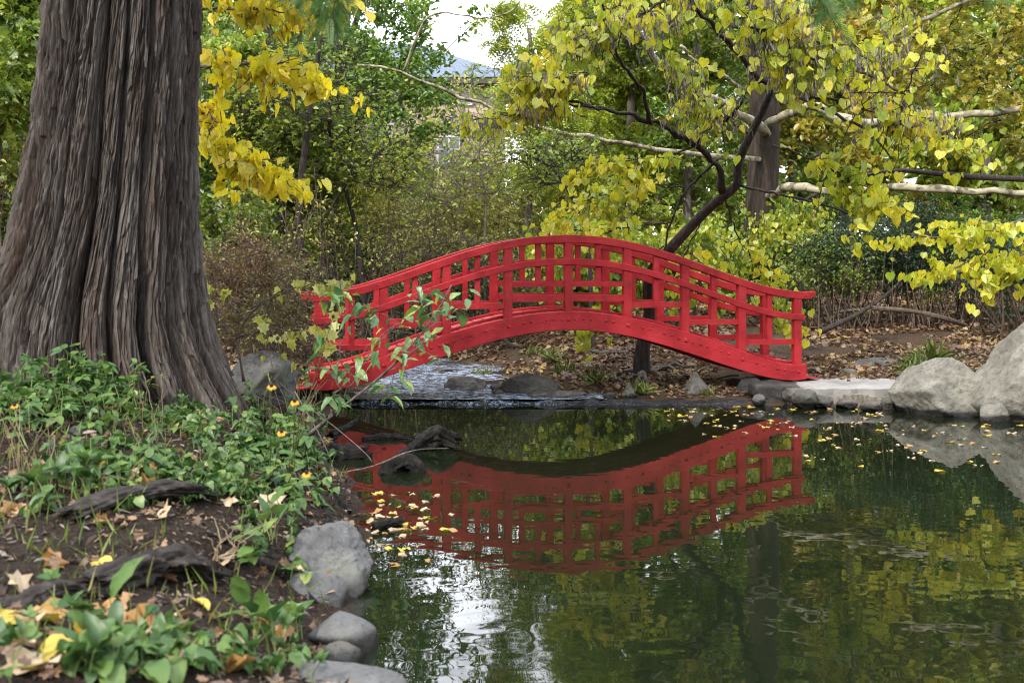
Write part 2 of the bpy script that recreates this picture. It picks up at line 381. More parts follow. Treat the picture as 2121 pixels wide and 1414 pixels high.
def water_mat(name, base, sc1, st1, sc2, st2, rough, dist=.02):
    m, t, out = mat_new(name)
    n1 = noise(t, coords(t, (1, 1.0, 1)), sc1, 1, .4, .3); n2 = noise(t, coords(t, (1, 1.2, 1)), sc2, .6, .4)
    sx = t.nodes.new("ShaderNodeSeparateXYZ"); t.links.new(coords(t), sx.inputs[0]); mr = t.nodes.new("ShaderNodeMapRange")
    for k_, v_ in ((1, 4.5), (2, 10.), (3, 1.), (4, .25)): mr.inputs[k_].default_value = v_
    t.links.new(sx.outputs[1], mr.inputs[0]); nn = None
    for n_, st_ in ((n1, st1), (n2, st2)):
        mu = t.nodes.new("ShaderNodeMath"); mu.operation = 'MULTIPLY'; mu.inputs[1].default_value = st_; t.links.new(mr.outputs[0], mu.inputs[0])
        nn = bump(t, n_, st_, dist, nn); t.links.new(mu.outputs[0], nn.node.inputs["Strength"])
    p = bsdf(t, out, base, rough, nn, .5); p.inputs["IOR"].default_value = 1.33
    return m
M['pond'] = water_mat('pond_water', (.006, .009, .004), 2.2, .05, 6.5, .07, .0)
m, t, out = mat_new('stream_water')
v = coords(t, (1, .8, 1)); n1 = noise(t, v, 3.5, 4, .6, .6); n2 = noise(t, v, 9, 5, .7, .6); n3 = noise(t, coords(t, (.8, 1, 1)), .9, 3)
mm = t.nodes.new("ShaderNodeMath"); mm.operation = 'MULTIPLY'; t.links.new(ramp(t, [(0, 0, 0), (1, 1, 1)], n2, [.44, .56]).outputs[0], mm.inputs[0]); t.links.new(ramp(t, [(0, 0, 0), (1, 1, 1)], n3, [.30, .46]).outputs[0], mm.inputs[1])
c = mixc(t, (.028, .027, .022), (.42, .50, .66), mm.outputs[0])  # blue-white foam patches painted in for sky glints on the ripples
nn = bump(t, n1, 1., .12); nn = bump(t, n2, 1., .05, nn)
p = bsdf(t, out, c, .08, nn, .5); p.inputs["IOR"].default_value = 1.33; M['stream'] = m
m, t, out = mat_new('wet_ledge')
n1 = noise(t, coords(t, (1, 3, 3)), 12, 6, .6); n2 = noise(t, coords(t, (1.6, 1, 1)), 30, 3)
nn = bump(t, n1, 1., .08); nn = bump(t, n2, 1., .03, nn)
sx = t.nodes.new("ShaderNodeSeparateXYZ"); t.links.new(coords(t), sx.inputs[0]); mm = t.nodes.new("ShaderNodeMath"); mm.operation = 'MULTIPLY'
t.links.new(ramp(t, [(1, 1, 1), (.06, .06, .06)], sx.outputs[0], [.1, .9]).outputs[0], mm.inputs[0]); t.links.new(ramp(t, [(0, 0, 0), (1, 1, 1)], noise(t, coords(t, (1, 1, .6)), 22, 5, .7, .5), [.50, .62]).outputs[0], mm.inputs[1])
c = mixc(t, ramp(t, [(.004, .004, .005), (.022, .022, .026)], n1).outputs[0], (.34, .42, .60), mm.outputs[0])      # spilling water, its sky glints painted in as blue-white streaks
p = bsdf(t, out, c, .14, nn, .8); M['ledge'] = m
m, t, out = mat_new('worn_concrete'); v = coords(t); n1 = noise(t, v, 2.2, 8, .65); n2 = noise(t, v, 25, 5)
c = ramp(t, [(.14, .132, .122), (.24, .23, .217), (.32, .307, .293)], n1, [.3, .5, .7]).outputs[0]
c = mixc(t, c, (.12, .105, .09), ramp(t, [(0, 0, 0), (.7, .7, .7)], n2, [.58, .7]).outputs[0])
bsdf(t, out, c, .9, bump(t, n1, .4, .02), .2); M['concrete'] = m
m, t, out = mat_new('stained_edging'); n1 = noise(t, coords(t, (1, 1, .35)), 9, 8, .7)
c = ramp(t, [(.055, .042, .032), (.17, .145, .115), (.31, .285, .245)], n1, [.3, .5, .72]).outputs[0]
bsdf(t, out, c, .9, bump(t, n1, .5, .015), .2); M['edging'] = m
m, t, out = mat_new('pale_brick'); bt = t.nodes.new("ShaderNodeTexBrick"); bt.inputs["Scale"].default_value = 1.0
mp = coords(t, (1, 1, 1)); sxx = t.nodes.new("ShaderNodeSeparateXYZ"); cb = t.nodes.new("ShaderNodeCombineXYZ")
t.links.new(mp, sxx.inputs[0]); t.links.new(sxx.outputs[0], cb.inputs[0]); t.links.new(sxx.outputs[2], cb.inputs[1]); t.links.new(cb.outputs[0], bt.inputs["Vector"])
bt.inputs["Color1"].default_value = (.42, .29, .21, 1); bt.inputs["Color2"].default_value = (.52, .39, .30, 1); bt.inputs["Mortar"].default_value = (.45, .42, .38, 1)
bt.inputs["Brick Width"].default_value = .45; bt.inputs["Row Height"].default_value = .16; bt.inputs["Mortar Size"].default_value = .02
bsdf(t, out, bt.outputs[0], .9); M['brick'] = m
def plain(name, c, rough=.7, spec=.3, sc_=6):
    m, t, out = mat_new(name); n1 = noise(t, coords(t), sc_, 5)
    bsdf(t, out, ramp(t, [tuple(x * .75 for x in c), c], n1, [.3, .6]).outputs[0], rough, bump(t, n1, .15, .01), spec); return m
M['slate'] = plain('slate_roof', (.10, .13, .19)); M['white'] = plain('white_frame', (.75, .75, .72)); M['glass'] = plain('dark_pane', (.05, .06, .07), .1, .6)
M['eave'] = plain('dark_eave', (.07, .06, .055)); M['petal'] = leaf_mat('yellow_petal', [(.62, .36, .01), (.70, .44, .015)], .3); M['cone'] = plain('dark_flower_cone', (.02, .012, .01), .9)

# ------------------------------------------------------------------ ground, pond, stream
CP = np.array([
 # pond bed
 (0, 5.5, -.4), (0, 8, -.5), (.2, 11, -.5), (2, 13, -.4), (3, 8, -.5), (6, 10, -.5), (9, 6, -.5), (-.9, 11.7, -.3), (1, 13.9, -.3), (-1.2, 13.3, -.25), (2.5, 5, -.5), (5, 6, -.5), (4.4, 12.9, -.3),
 # shore
 (3, 3, 0), (.6, 4.0, 0), (-.2, 4.3, 0), (-.82, 4.8, 0), (-.72, 5.5, 0), (-.87, 6.86, 0), (-1.18, 8.2, 0), (-1.84, 10, 0), (-2.3, 12.2, 0), (-2.15, 13.7, .02), (3.3, 14.35, .02), (4.4, 14.1, 0), (5.3, 13.4, 0), (5.9, 12.6, 0), (9, 11, 0), (13, 8, 0),
 # near bank
 (-1.65, 3.6, .45), (-1.2, 4.6, .33), (-1.5, 5.5, .45), (-2.2, 5.2, .52), (-1.45, 6.5, .37), (-1.0, 5.95, .10), (-.97, 6.35, .08), (-1.06, 5.6, .12), (-1.17, 5.3, .16), (-2, 7, .6), (-3, 6.5, .7), (-1.75, 8.3, .5), (-2.6, 8.4, .74), (-3.6, 8.6, .9), (-5, 9, 1.0), (-2.6, 10.5, .5), (-3.5, 11, .8),
 (-2.8, 12.8, .25), (-3.2, 13.9, .26), (-4.5, 13.5, .6), (-8, 12, 1.2), (-3.2, 16, .3), (0, 3.3, .15), (0, 2, .3), (0, 0, .3), (2, 1.5, .2), (4, 1.5, .2), (-3, 2, .5), (-5, 5, .9),
 # stream bed and its banks
 (-2, 14.8, .0), (-1, 15.5, .02), (-.5, 15.4, .02), (-.35, 16.8, .02), (-.5, 18.2, .04), (-1.2, 16.5, .03), (-2, 18, .05), (-1.6, 20, .06), (-2.2, 22, .07), (-2.5, 25, .12), (-3, 32, .3), (0.15, 15.2, .13), (.28, 17, .13), (.2, 18.6, .14), (-1, 21.5, .16), (-1.5, 24, .2),
 (.8, 16, .2), (1.5, 14.8, .09), (2.8, 14.75, .09), (1.9, 16.5, .10), (.8, 18, .33), (1.5, 20, .5), (4, 18, .42), (4, 16.2, .22), (5, 15.4, .2), (5.4, 14.6, .18), (6, 17, .42), (8, 15, .5), (6.6, 13.8, .2), (9, 13, .45), (7, 20, .65), (10, 20, .8), (3, 24, .8), (0, 26, .7), (-1, 30, .8),
 (10, 30, 1.5), (0, 40, 1.6), (-10, 30, 1.5), (-6, 20, .8), (-4.6, 18, .4), (-5, 24, .7), (0, 60, 2.5), (30, 60, 3), (-30, 60, 3), (-30, 20, 2), (30, 20, 2), (0, 150, 4), (150, 150, 5), (-150, 150, 5), (150, 0, 2), (-150, 0, 2), (0, -60, .8), (40, -30, .8), (-40, -30, .8)], float)
_D = np.linalg.norm(CP[:, None, :2] - CP[None, :, :2], axis=-1)
_W = np.linalg.solve(_D + 1e-6 * np.eye(len(CP)), CP[:, 2])
def H(x, y, detail=True):
    x = np.asarray(x, float); y = np.asarray(y, float); sh = np.broadcast(x, y).shape
    x = np.broadcast_to(x, sh).ravel(); y = np.broadcast_to(y, sh).ravel(); z = np.zeros(len(x))
    for k in range(len(CP)): z += _W[k] * np.hypot(x - CP[k, 0], y - CP[k, 1])
    if detail:
        p = np.stack([x, y, x * 0], -1)
        z += .035 * fbm(p * 1.6, 3, 5) + .018 * fbm(p * 6, 3, 9) + .011 * vnoise(p * 9.3, 13)
    return z.reshape(sh)
def axis(lo, hi, step, far, g=1.12):
    a = list(np.arange(lo, hi + 1e-6, step)); s = step
    while a[-1] < far: s *= g; a.append(a[-1] + s)
    s = step
    while a[0] > -far: s *= g; a.insert(0, a[0] - s)
    return np.array(a)
gx, gy = axis(-7, 10, .055, 400), axis(2.5, 25, .06, 400)
X, Yg = np.meshgrid(gx, gy, indexing='ij'); Z = H(X, Yg)
nx, ny = X.shape
i, j = np.meshgrid(np.arange(nx - 1), np.arange(ny - 1), indexing='ij')
q = np.stack([i * ny + j, (i + 1) * ny + j, (i + 1) * ny + j + 1, i * ny + j + 1], -1).reshape(-1, 4)
tag(MB().add(np.stack([X, Yg, Z], -1).reshape(-1, 3), q).build('ground', M['ground'], smooth=True), 'dark soil and leaf strewn banks around the pond', 'ground', kind='structure')
tag(MB().add([(-6, -3, 0), (60, -3, 0), (60, 14.33, 0), (-6, 14.33, 0)], [[0, 1, 2, 3]]).build('pond_water', M['pond']), 'still dark pond mirroring the red bridge', 'pond', kind='structure')
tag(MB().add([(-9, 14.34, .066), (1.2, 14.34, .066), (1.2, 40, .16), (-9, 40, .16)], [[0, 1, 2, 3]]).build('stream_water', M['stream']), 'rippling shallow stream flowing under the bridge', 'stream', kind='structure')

def on_ground(px, Y, dz=0.):
    x = (px - CX) * Y / F
    return np.array([x, Y, float(H(x, Y)) + dz])
def ground_hit(px, py):
    """first ground or water point seen at this pixel"""
    Ys = np.linspace(3.2, 60, 1500); x = (px - CX) * Ys / F; z = CH - (py - HY) * Ys / F
    g = np.maximum(H(x, Ys), 0); k = np.argmax(z <= g)
    return np.array([x[k], Ys[k], g[k]])

# ------------------------------------------------------------------ weir
def ledge(x0, x1, y0, y1, top, seed):
    n, a = int((x1 - x0) / .022), 16
    xs = np.linspace(x0, x1, n); ang = np.linspace(0, math.pi, a)
    cy_, ry = (y0 + y1) / 2, (y1 - y0) / 2
    V = []
    for x in xs:
        nz_ = fbm(np.array([[x * 1.1, seed, 0]]), 3, seed)[0]; n2 = fbm(np.array([[x * 5, seed, 3]]), 2, seed)[0]
        for k in ang:
            n2 = .5 * n2 + fbm(np.array([[x * 6, k * 2.2, 3]]), 3, seed)[0]
            V.append((x, cy_ + .03 * nz_ - ry * math.cos(k) * (1 + .15 * n2), -.15 + (top + .15 + .014 * nz_ + .016 * n2) * math.sin(k) ** .45))
    i, j = np.meshgrid(np.arange(n - 1), np.arange(a - 1), indexing='ij')
    f = np.stack([i * a + j, (i + 1) * a + j, (i + 1) * a + j + 1, i * a + j + 1], -1).reshape(-1, 4)
    return MB().add(V, f)
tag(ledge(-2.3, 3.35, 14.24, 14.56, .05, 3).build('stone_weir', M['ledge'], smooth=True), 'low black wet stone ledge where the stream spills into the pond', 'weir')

# ------------------------------------------------------------------ bridge
TH, BD, BX, SP, BW = R(11), 14.5, .731, .8, 1.05
ex, ey = np.array([math.cos(TH), math.sin(TH), 0]), np.array([-math.sin(TH), math.cos(TH), 0])
B0 = np.array([BX, BD, 0])
def BR(t, o, z): return B0 + t * ex + o * ey + np.array([0, 0, z])
def to_tz(px, py):
    a = (px - CX) / F                                   # X = a*Y ; BX + t cos = a (BD + t sin)
    t = (a * BD - BX) / (math.cos(TH) - a * math.sin(TH)); Y = BD + t * math.sin(TH)
    return t, CH - (py - HY) * Y / F
def curve(pts):
    a = np.array([to_tz(*p) for p in pts]); a = a[np.argsort(a[:, 0])]
    mir = np.stack([-a[::-1, 0], a[::-1, 1]], -1)       # symmetric arch
    return lambda t: np.interp(np.abs(t), np.abs(a[:, 0]), a[:, 1]) if a[0, 0] >= -.3 else .5 * (np.interp(t, a[:, 0], a[:, 1]) + np.interp(t, mir[:, 0], mir[:, 1]))
def smooth_fn(fn, tmax, deg=8):
    t = np.linspace(-tmax, tmax, 400); z = .5 * (fn(t) + fn(-t)); c_ = np.polynomial.chebyshev.Chebyshev.fit(t, z, deg); return lambda q: c_(np.asarray(q, float))
top_pts = [(1166, 486), (1235, 489.6), (1291, 498), (1353.7, 513.6), (1410, 532), (1472.5, 554.7), (1526, 574.5), (1585.6, 594), (1636.6, 602), (1686, 604)]
bt_pts = [(1177, 645), (1192, 645), (1263, 649.4), (1291, 655), (1359, 670.6), (1416, 685), (1464, 700), (1526, 723), (1574, 740), (1614, 751), (1636.6, 754), (1667, 754.6)]
bb_pts = [(1177, 682), (1235, 685), (1308, 697.5), (1365, 711.7), (1433, 733), (1489.5, 752.7), (1546, 769.7), (1583, 781), (1608, 786), (1667, 786)]
rail_top = smooth_fn(curve(top_pts), to_tz(1686, 604)[0]); TR = to_tz(1686, 604)[0]
beam_top = smooth_fn(curve(bt_pts), to_tz(1667, 754)[0]); beam_bot = smooth_fn(curve(bb_pts), to_tz(1667, 754)[0]); TB = to_tz(1667, 754)[0]
def strip(mb, t0, t1, ztop, zbot, o0, o1, n=90, chamfer=0.):
    ts = np.linspace(t0, t1, n); V = []; be = .006
    for k, t_ in enumerate(ts):
        a, b = float(zbot(t_)), float(ztop(t_))
        if chamfer and (k == 0 or k == n - 1): a = b - .45 * (b - a)
        for (o, z) in ((o0, a + be), (o0 + be, a), (o1 - be, a), (o1, a + be), (o1, b - be), (o1 - be, b), (o0 + be, b), (o0, b - be)): V.append(BR(t_, o, z))
    i, j = np.meshgrid(np.arange(n - 1), np.arange(8), indexing='ij')
    f = np.stack([i * 8 + j, i * 8 + (j + 1) % 8, (i + 1) * 8 + (j + 1) % 8, (i + 1) * 8 + j], -1).reshape(-1, 4)
    mb.add(V, [f, np.array([[7, 6, 5, 4, 3, 2, 1, 0]]), (n - 1) * 8 + np.arange(8)[None]])
def bbox(mb, t0, t1, o0, o1, z0, z1):
    be = .005; c_ = BR((t0 + t1) / 2, (o0 + o1) / 2, (z0 + z1) / 2)
    dt, do, dz = (t1 - t0) / 2, (o1 - o0) / 2, (z1 - z0) / 2
    V = []
    for sz in (-1, 1):                                   # eight-sided section, edges eased
        for (a, b) in ((-dt + be, -do), (dt - be, -do), (dt, -do + be), (dt, do - be), (dt - be, do), (-dt + be, do), (-dt, do - be), (-dt, -do + be)):
            V.append(c_ + a * ex + b * ey + np.array([0, 0, sz * dz]))
    f = np.array([[k, (k + 1) % 8, 8 + (k + 1) % 8, 8 + k] for k in range(8)])
    mb.add(V, [f, np.arange(8)[None, ::-1], 8 + np.arange(8)[None]])
def bolt(mb, t_, z, o, r, side):
    a = np.arange(8) * math.pi / 4; V = []
    for (rr, oo) in ((1, 0), (1, .35), (.6, .75)):
        for k in a: V.append(BR(t_ + r * rr * math.cos(k), o - side * r * oo, z + r * rr * math.sin(k)))
    f = [[i * 8 + k, i * 8 + (k + 1) % 8, (i + 1) * 8 + (k + 1) % 8, (i + 1) * 8 + k] for i in range(2) for k in range(8)]
    mb.add(V, [np.array(f), 16 + np.arange(8)[None]])
bridge = empty('footbridge', BR(0, BW / 2, 0), 'red painted arched wooden footbridge with latticed railings over the pond', 'bridge')
posts_t = [(k - 4) * SP for k in range(9)]
rail_bot = lambda t_: rail_top(t_) - .10
mid_top = lambda t_: rail_top(t_) - .305
mid_bot = lambda t_: rail_top(t_) - .392
def zpx(py, t_):                                         # height at the near railing for a pixel row
    return CH - (py - HY) * (BD + t_ * math.sin(TH)) / F
steps = {0: [(583, 593.5), (610.5, 624)], 1: [(625.5, 637)], 2: [(661.5, 672)], 3: [(702.5, 713)]}
for side, o in ((1, 0.0), (-1, BW)):                      # near railing and far railing
    # o is the post centre line; 'front' is the outer face
    b = MB(); strip(b, -TB, TB, beam_top, beam_bot, o - .055, o + .055)
    rng = np.random.default_rng(3)
    for k in range(-4, 5):
        t_ = k * SP; zc = lambda q: float(.62 * beam_top(q) + .38 * beam_bot(q))
        sz = .022
        for dt_, r_ in ((0, .020), (-.09, .014), (.09, .014)) if k % 2 == 0 else ((0, .020),): 
            if abs(t_ + dt_) < TB - .05: bolt(b, t_ + dt_, zc(t_ + dt_) - .01, o - side * .055, r_ * 1.25, side)
        for dt_ in (.20, .30, .50, .60):
            if t_ + dt_ < TB - .05 and k < 4: bolt(b, t_ + dt_, zc(t_ + dt_), o - side * .055, .0175, side)
    child(b, 'arched_beam', M['red'], bridge)
    b = MB(); strip(b, -TR, TR, rail_top, rail_bot, o - .06, o + .06, 90, .03); child(b, 'handrail', M['red'], bridge)
    b = MB(); oc = o - side * .034
    strip(b, -SP * 4 - .09, SP * 4 + .09, mid_top, mid_bot, oc - .03, oc + .03); child(b, 'middle_rail', M['red'], bridge)
    for t_ in posts_t:
        b = MB(); bbox(b, t_ - .054, t_ + .054, o - .05, o + .05, float(beam_top(t_)) - .03, float(rail_bot(t_)) + .012)
        child(b, 'post', M['red'], bridge)
    for k in range(8):
        tm = (k - 3.5) * SP; lev = steps[int(abs(tm) / SP)]
        tn = abs(tm)
        zz = [(zpx(a, tn), zpx(c_, tn)) for a, c_ in lev]
        b = MB(); bbox(b, tm - .036, tm + .036, o - .032, o + .032, zz[0][0] - .002, float(rail_bot(tm)) + .012); child(b, 'baluster', M['red'], bridge)
        for (z1, z0) in zz:
            b = MB(); bbox(b, tm - SP / 2 + .05, tm + SP / 2 - .05, o - .038, o + .038, z0, z1); child(b, 'cross_rail', M['red'], bridge)
b = MB(); n = 46
for k in range(n):
    ta, tb = -TB + 2 * TB * k / n + .012, -TB + 2 * TB * (k + 1) / n - .012
    za, zb = float(beam_top(ta)), float(beam_top(tb)); V = []
    for (t_, z) in ((ta, za), (tb, zb)):
        for (o, dz) in ((.06, -.045), (BW - .06, -.045), (BW - .06, .004), (.06, .004)): V.append(BR(t_, o, z + dz))
    b.add(V, np.array([[0, 1, 2, 3], [7, 6, 5, 4], [0, 4, 5, 1], [1, 5, 6, 2], [2, 6, 7, 3], [3, 7, 4, 0]]))
child(b, 'deck', M['plank'], bridge)
b = MB()
for o in (.35, .70):
    strip(b, -TB + .1, TB - .1, lambda q: beam_top(q) - .06, lambda q: beam_bot(q) + .02, o - .05, o + .05)
child(b, 'joist', M['red'], bridge)
for o in (.13, BW - .13):
    b = MB(); strip(b, -TB + .02, TB - .02, lambda q: beam_top(q) + .042, lambda q: beam_top(q) + .006, o - .022, o + .022); child(b, 'kerb_strip', M['red'], bridge)
for s_ in (-1, 1):
    b = MB(); ts = TB * s_
    V = [BR(ts + s_ * a, o, z) for (a, z) in ((-.05, .255), (.24, .235), (.24, .248), (-.05, .270)) for o in (.03, BW - .03)]
    b.add(V, np.array([[0, 2, 3, 1], [2, 4, 5, 3], [4, 6, 7, 5], [6, 0, 1, 7], [0, 6, 4, 2], [1, 3, 5, 7]])); child(b, 'threshold_plate', M['red'], bridge)
b = MB(); bbox(b, TB - .28, TB - .21, .02, .10, .06, .25); child(b, 'end_bracket', M['red'], bridge)

# ------------------------------------------------------------------ rocks
def ico(sub):
    bm_n = bpy.data.meshes.new('tmp'); import bmesh
    bm = bmesh.new(); bmesh.ops.create_icosphere(bm, subdivisions=sub, radius=1)
    v = np.array([q.co[:] for q in bm.verts]); f = np.array([[q.index for q in p_.verts] for p_ in bm.faces]); bm.free(); bpy.data.meshes.remove(bm_n)
    return v, f
ICO = {k: ico(k) for k in (3, 4, 5, 6)}
def rock(name, c, size, label, mat, seed=0, facets=14, sub=5, rz=0., planes=None, rough=1., group=None, cat='rock', tilt=0.):
    rng = np.random.default_rng(seed); v, f = ICO[sub]
    N = nrm(rng.normal(0, 1, (facets, 3))); D = rng.uniform(.72, 1.0, facets)
    if planes is not None:
        N = np.concatenate([N, nrm(np.array([p[:3] for p in planes], float))]); D = np.concatenate([D, [p[3] for p in planes]])
    dt = v @ N.T; r = np.where(dt > .05, D[None] / np.maximum(dt, .05), 9)
    k = 34. if rough >= .9 else 14.; r = -np.log(np.sum(np.exp(-k * r), 1) + np.exp(-k * 1.12)) / k
    p_ = v * r[:, None]
    s = np.array(size, float) / 2
    pw = p_ * s; m_ = s.mean()
    d = (.075 * fbm(p_ * 1.3 + seed, 3, seed) + .04 * (.5 - np.abs(fbm(p_ * 3.2 + seed, 3, seed + 3))) + .014 * fbm(p_ * 13 + seed, 2, seed + 6)) * m_ * rough
    pw = pw + v * d[:, None]
    ca, sa = math.cos(tilt), math.sin(tilt); pw = np.stack([ca * pw[:, 0] - sa * pw[:, 2], pw[:, 1], sa * pw[:, 0] + ca * pw[:, 2]], -1)
    c1, s1 = math.cos(rz), math.sin(rz); pw = np.stack([c1 * pw[:, 0] - s1 * pw[:, 1], s1 * pw[:, 0] + c1 * pw[:, 1], pw[:, 2]], -1)
    o = MB().add(pw, f).build(name, mat, smooth=True); o.location = c
    return tag(o, label, cat, group)
def rock_px(name, x0, x1, y0, y1, Y, label, mat, depth=None, sink=.25, **kw):
    """a rock whose visible outline spans this pixel box at this distance"""
    wd, ht = (x1 - x0) * Y / F, (y1 - y0) * Y / F; c = P((x0 + x1) / 2, (y0 + y1) / 2, Y); c[2] -= ht * sink / 2
    return rock(name, c, (wd * 1.08, depth or wd * .8, ht * (1 + sink) * 1.08), label, mat, **kw)
rock_px('boulder', 1848, 2056, 738, 870, 13.6, 'pale grey rounded boulder at the pond edge beside the concrete path', M['rock_pale'], depth=1.0, seed=11, facets=9, sub=6,
        planes=[(-.62, -.1, .78, .62), (.9, 0, .2, .88), (.1, -.9, .45, .8)], rz=.05)
rock_px('boulder', 2036, 2290, 684, 890, 13.2, 'largest pale boulder, cut off by the right edge of the photo', M['rock_pale'], depth=1.4, seed=23, facets=9, sub=6, planes=[(-.75, -.1, .66, .74)])
rock_px('stone', 2030, 2092, 832, 886, 12.8, 'small pale stone wedged between the two large boulders', M['rock_pale'], seed=4, sub=4)
rock_px('flat_rock', 1752, 1884, 744, 776, 16.6, 'flat grey rock lying behind the concrete path', M['rock_gray'], depth=.9, seed=6, facets=20)
rock_px('flat_rock', 1725, 1775, 764, 778, 16.2, 'small flat grey stone at the left end of the rock behind the concrete path', M['rock_gray'], seed=7, sub=4)
rock_px('boulder', 1046, 1156, 776, 824, 15.2, 'square brownish boulder on the leafy bank beside the weir', M['rock_gray'], depth=.65, seed=31, facets=22)
rock_px('boulder', 922, 1010, 784, 820, 15.6, 'low grey rounded boulder in the stream just above the weir', M['rock_gray'], depth=.6, seed=32, facets=8)
rock_px('stone', 1130, 1212, 808, 830, 14.75, 'long flat brown stone on the weir to the right of the square boulder', M['rock_gray'], seed=33, sub=4)
rock_px('stone', 1088, 1142, 810, 830, 14.7, 'smooth brown stone at the foot of the square boulder', M['rock_gray'], seed=34, sub=4)
rock_px('stone', 1240, 1285, 812, 830, 14.8, 'small brown stone on the weir left of the pointed mossy stone', M['rock_gray'], seed=35, sub=4)
rock_px('stone', 1284, 1322, 796, 828, 14.8, 'pointed mossy stone beneath the leaning redbud trunk', M['rock_gray'], seed=36, sub=4, planes=[(-.8, 0, .5, .6), (.8, 0, .5, .6)])
rock_px('stone', 1414, 1474, 776, 826, 14.9, 'angular grey stone standing upright on the leafy bank under the bridge', M['rock_gray'], seed=42, facets=10, planes=[(.75, -.1, .6, .62), (-.8, -.2, .55, .7)])
rock_px('stone', 1524, 1578, 784, 828, 15.0, 'dark grey stone leaning on the bridge abutment', M['rock_dark'], seed=43, facets=12)
rock_px('stone', 1560, 1584, 818, 836, 14.2, 'round ball shaped grey stone at the foot of the bridge abutment', M['rock_blue'], seed=44, sub=4, facets=4, rough=.3)
rock_px('stone', 1785, 1830, 832, 848, 13.7, 'flat stone at the waterline below the concrete edging', M['rock_gray'], seed=45, sub=4)
for (x0, x1, y0, y1, Y, l, s_) in [(895, 935, 760, 772, 18.0, 'flat stone in mid stream breaking the ripples', 51), (925, 970, 776, 788, 16.9, 'low stone in the stream behind the rounded boulder', 52),
                                   (955, 1010, 712, 738, 22.0, 'pale rounded stone at the far bend of the stream', 53), (880, 960, 722, 745, 22.5, 'wide grey stone on the far edge of the stream', 54),
                                   (1012, 1060, 706, 728, 22.5, 'grey stone below the exposed roots at the stream bend', 55), (1018, 1050, 792, 806, 15.3, 'small stone between the two boulders above the weir', 56),
                                   (1020, 1046, 806, 820, 14.95, 'pale small stone left of the square boulder', 57)]:
    rock_px('stone', x0, x1, y0, y1, Y, l, M['rock_gray'], seed=s_, sub=4)
rock_px('boulder', 490, 612, 735, 815, 12.2, 'rounded boulder half hidden by vines behind the redwood base', M['rock_blue'], seed=61, sub=5, facets=8)
for k, (x0, x1, y0, y1, l) in enumerate([(1640, 1690, 806, 838, 'rough grey rubble stone at the left corner of the concrete path'), (1685, 1722, 818, 842, 'small rubble stone in front of the scalloped edging, left one'), (1735, 1775, 824, 846, 'small rubble stone in front of the scalloped edging, middle one'), (1828, 1868, 822, 852, 'rubble stone between the scalloped edging and the pale boulder')]):
    rock_px('stone', x0, x1, y0, y1, 13.95, l, M['rock_gray'], seed=140 + k, sub=4, facets=12)
# near shore
rock_px('boulder', 596, 770, 1100, 1226, 6.3, 'large grey boulder on the left shore with pitted rounded top', M['rock_blue'], depth=.75, seed=72, facets=9, sub=6, planes=[(.75, -.3, .55, .8)])
rock_px('flat_rock', 575, 722, 1188, 1310, 5.75, 'flat slanting bluish slab below the large shore boulder', M['rock_blue'], depth=.5, seed=73, facets=6, sub=5, tilt=-.25, rough=.5, planes=[(.35, -.55, .75, .42), (-.3, -.8, .5, .6), (.9, -.1, .3, .75)])
rock_px('stone', 640, 770, 1272, 1362, 5.25, 'smooth rounded bluish stone at the water edge of the left shore', M['rock_blue'], depth=.36, seed=74, facets=5, sub=5, rough=.5)
rock_px('stone', 570, 830, 1380, 1500, 4.55, 'wide smooth stone cut off by the bottom edge of the photo', M['rock_blue'], depth=.45, seed=75, facets=5, sub=5, rough=.5)
rock_px('stone', 672, 742, 1334, 1372, 5.0, 'thin pale flat stone carrying a dry leaf at the water edge', M['rock_gray'], depth=.2, seed=76, facets=5, sub=4)
rock_px('stone', 140, 190, 880, 925, 7.0, 'small round grey stone among the weeds in front of the redwood', M['rock_gray'], seed=77, sub=4)

# landing of the bridge on the right bank
def prism(outline, z0, z1, mb=None):
    mb = mb or MB(); o = np.array(outline, float); n = len(o)
    V = np.concatenate([np.c_[o, np.full(n, z0)], np.c_[o, np.full(n, z1)]])
    return mb.add(V, [np.array([[k, (k + 1) % n, n + (k + 1) % n, n + k] for k in range(n)]), np.arange(n)[None, ::-1], n + np.arange(n)[None]])
rng = np.random.default_rng(8)
front = [(3.72 + k * .1, 14.18 + .035 * math.sin(k * 1.9) + rng.uniform(-.03, .03) + .0 * k) for k in range(16)]
out_ = front + [(5.25, 14.5), (6.2, 15.4), (6.4, 16.2), (5.2, 16.4), (4.3, 16.2), (3.85, 15.4)]
tag(prism(out_, .04, .215).build('concrete_path', M['concrete']), 'cracked pale concrete path leading off the bridge', 'path', kind='structure')
b = MB()
for k in range(15):
    x = 3.78 + k * .098 + rng.uniform(-.015, .015); y = 14.09 + .035 * math.sin(k * 1.9) + rng.uniform(-.02, .02); h_ = .125 + .04 * rng.uniform(-1, 1); rs = rng.uniform(1.1, 1.7); a = np.linspace(0, 2 * math.pi, 10, endpoint=False)
    prism([(x + .055 * rs * math.cos(q_), y + .06 * math.sin(q_)) for q_ in a], -.12, h_, b)
tag(b.build('stone_edging', M['edging'], smooth=False), 'stained scalloped edging of upright stubs below the concrete path', 'edging')
ab = empty('bridge_abutment', (3.55, 15.0, 0), 'dark rough stone abutment under the right end of the bridge', 'abutment')
b = MB(); v, f = ICO[5]; N = v / np.maximum(np.abs(v).max(1, keepdims=True), 1e-6); q = .35 * v + .65 * N
q = q + v * (.09 * fbm(v * 2, 4, 4))[:, None]; b.add(q * [.36, .62, .24] + [3.52, 15.05, .0], f); child(b, 'block', M['rock_dark'], ab, True)
b = MB(); q = .5 * v + .5 * N; q = q + v * (.14 * fbm(v * 2.5, 4, 8))[:, None]; b.add(q * [.20, .2, .16] + [3.72, 14.32, .06], f); child(b, 'rubble', M['rock_gray'], ab, True)

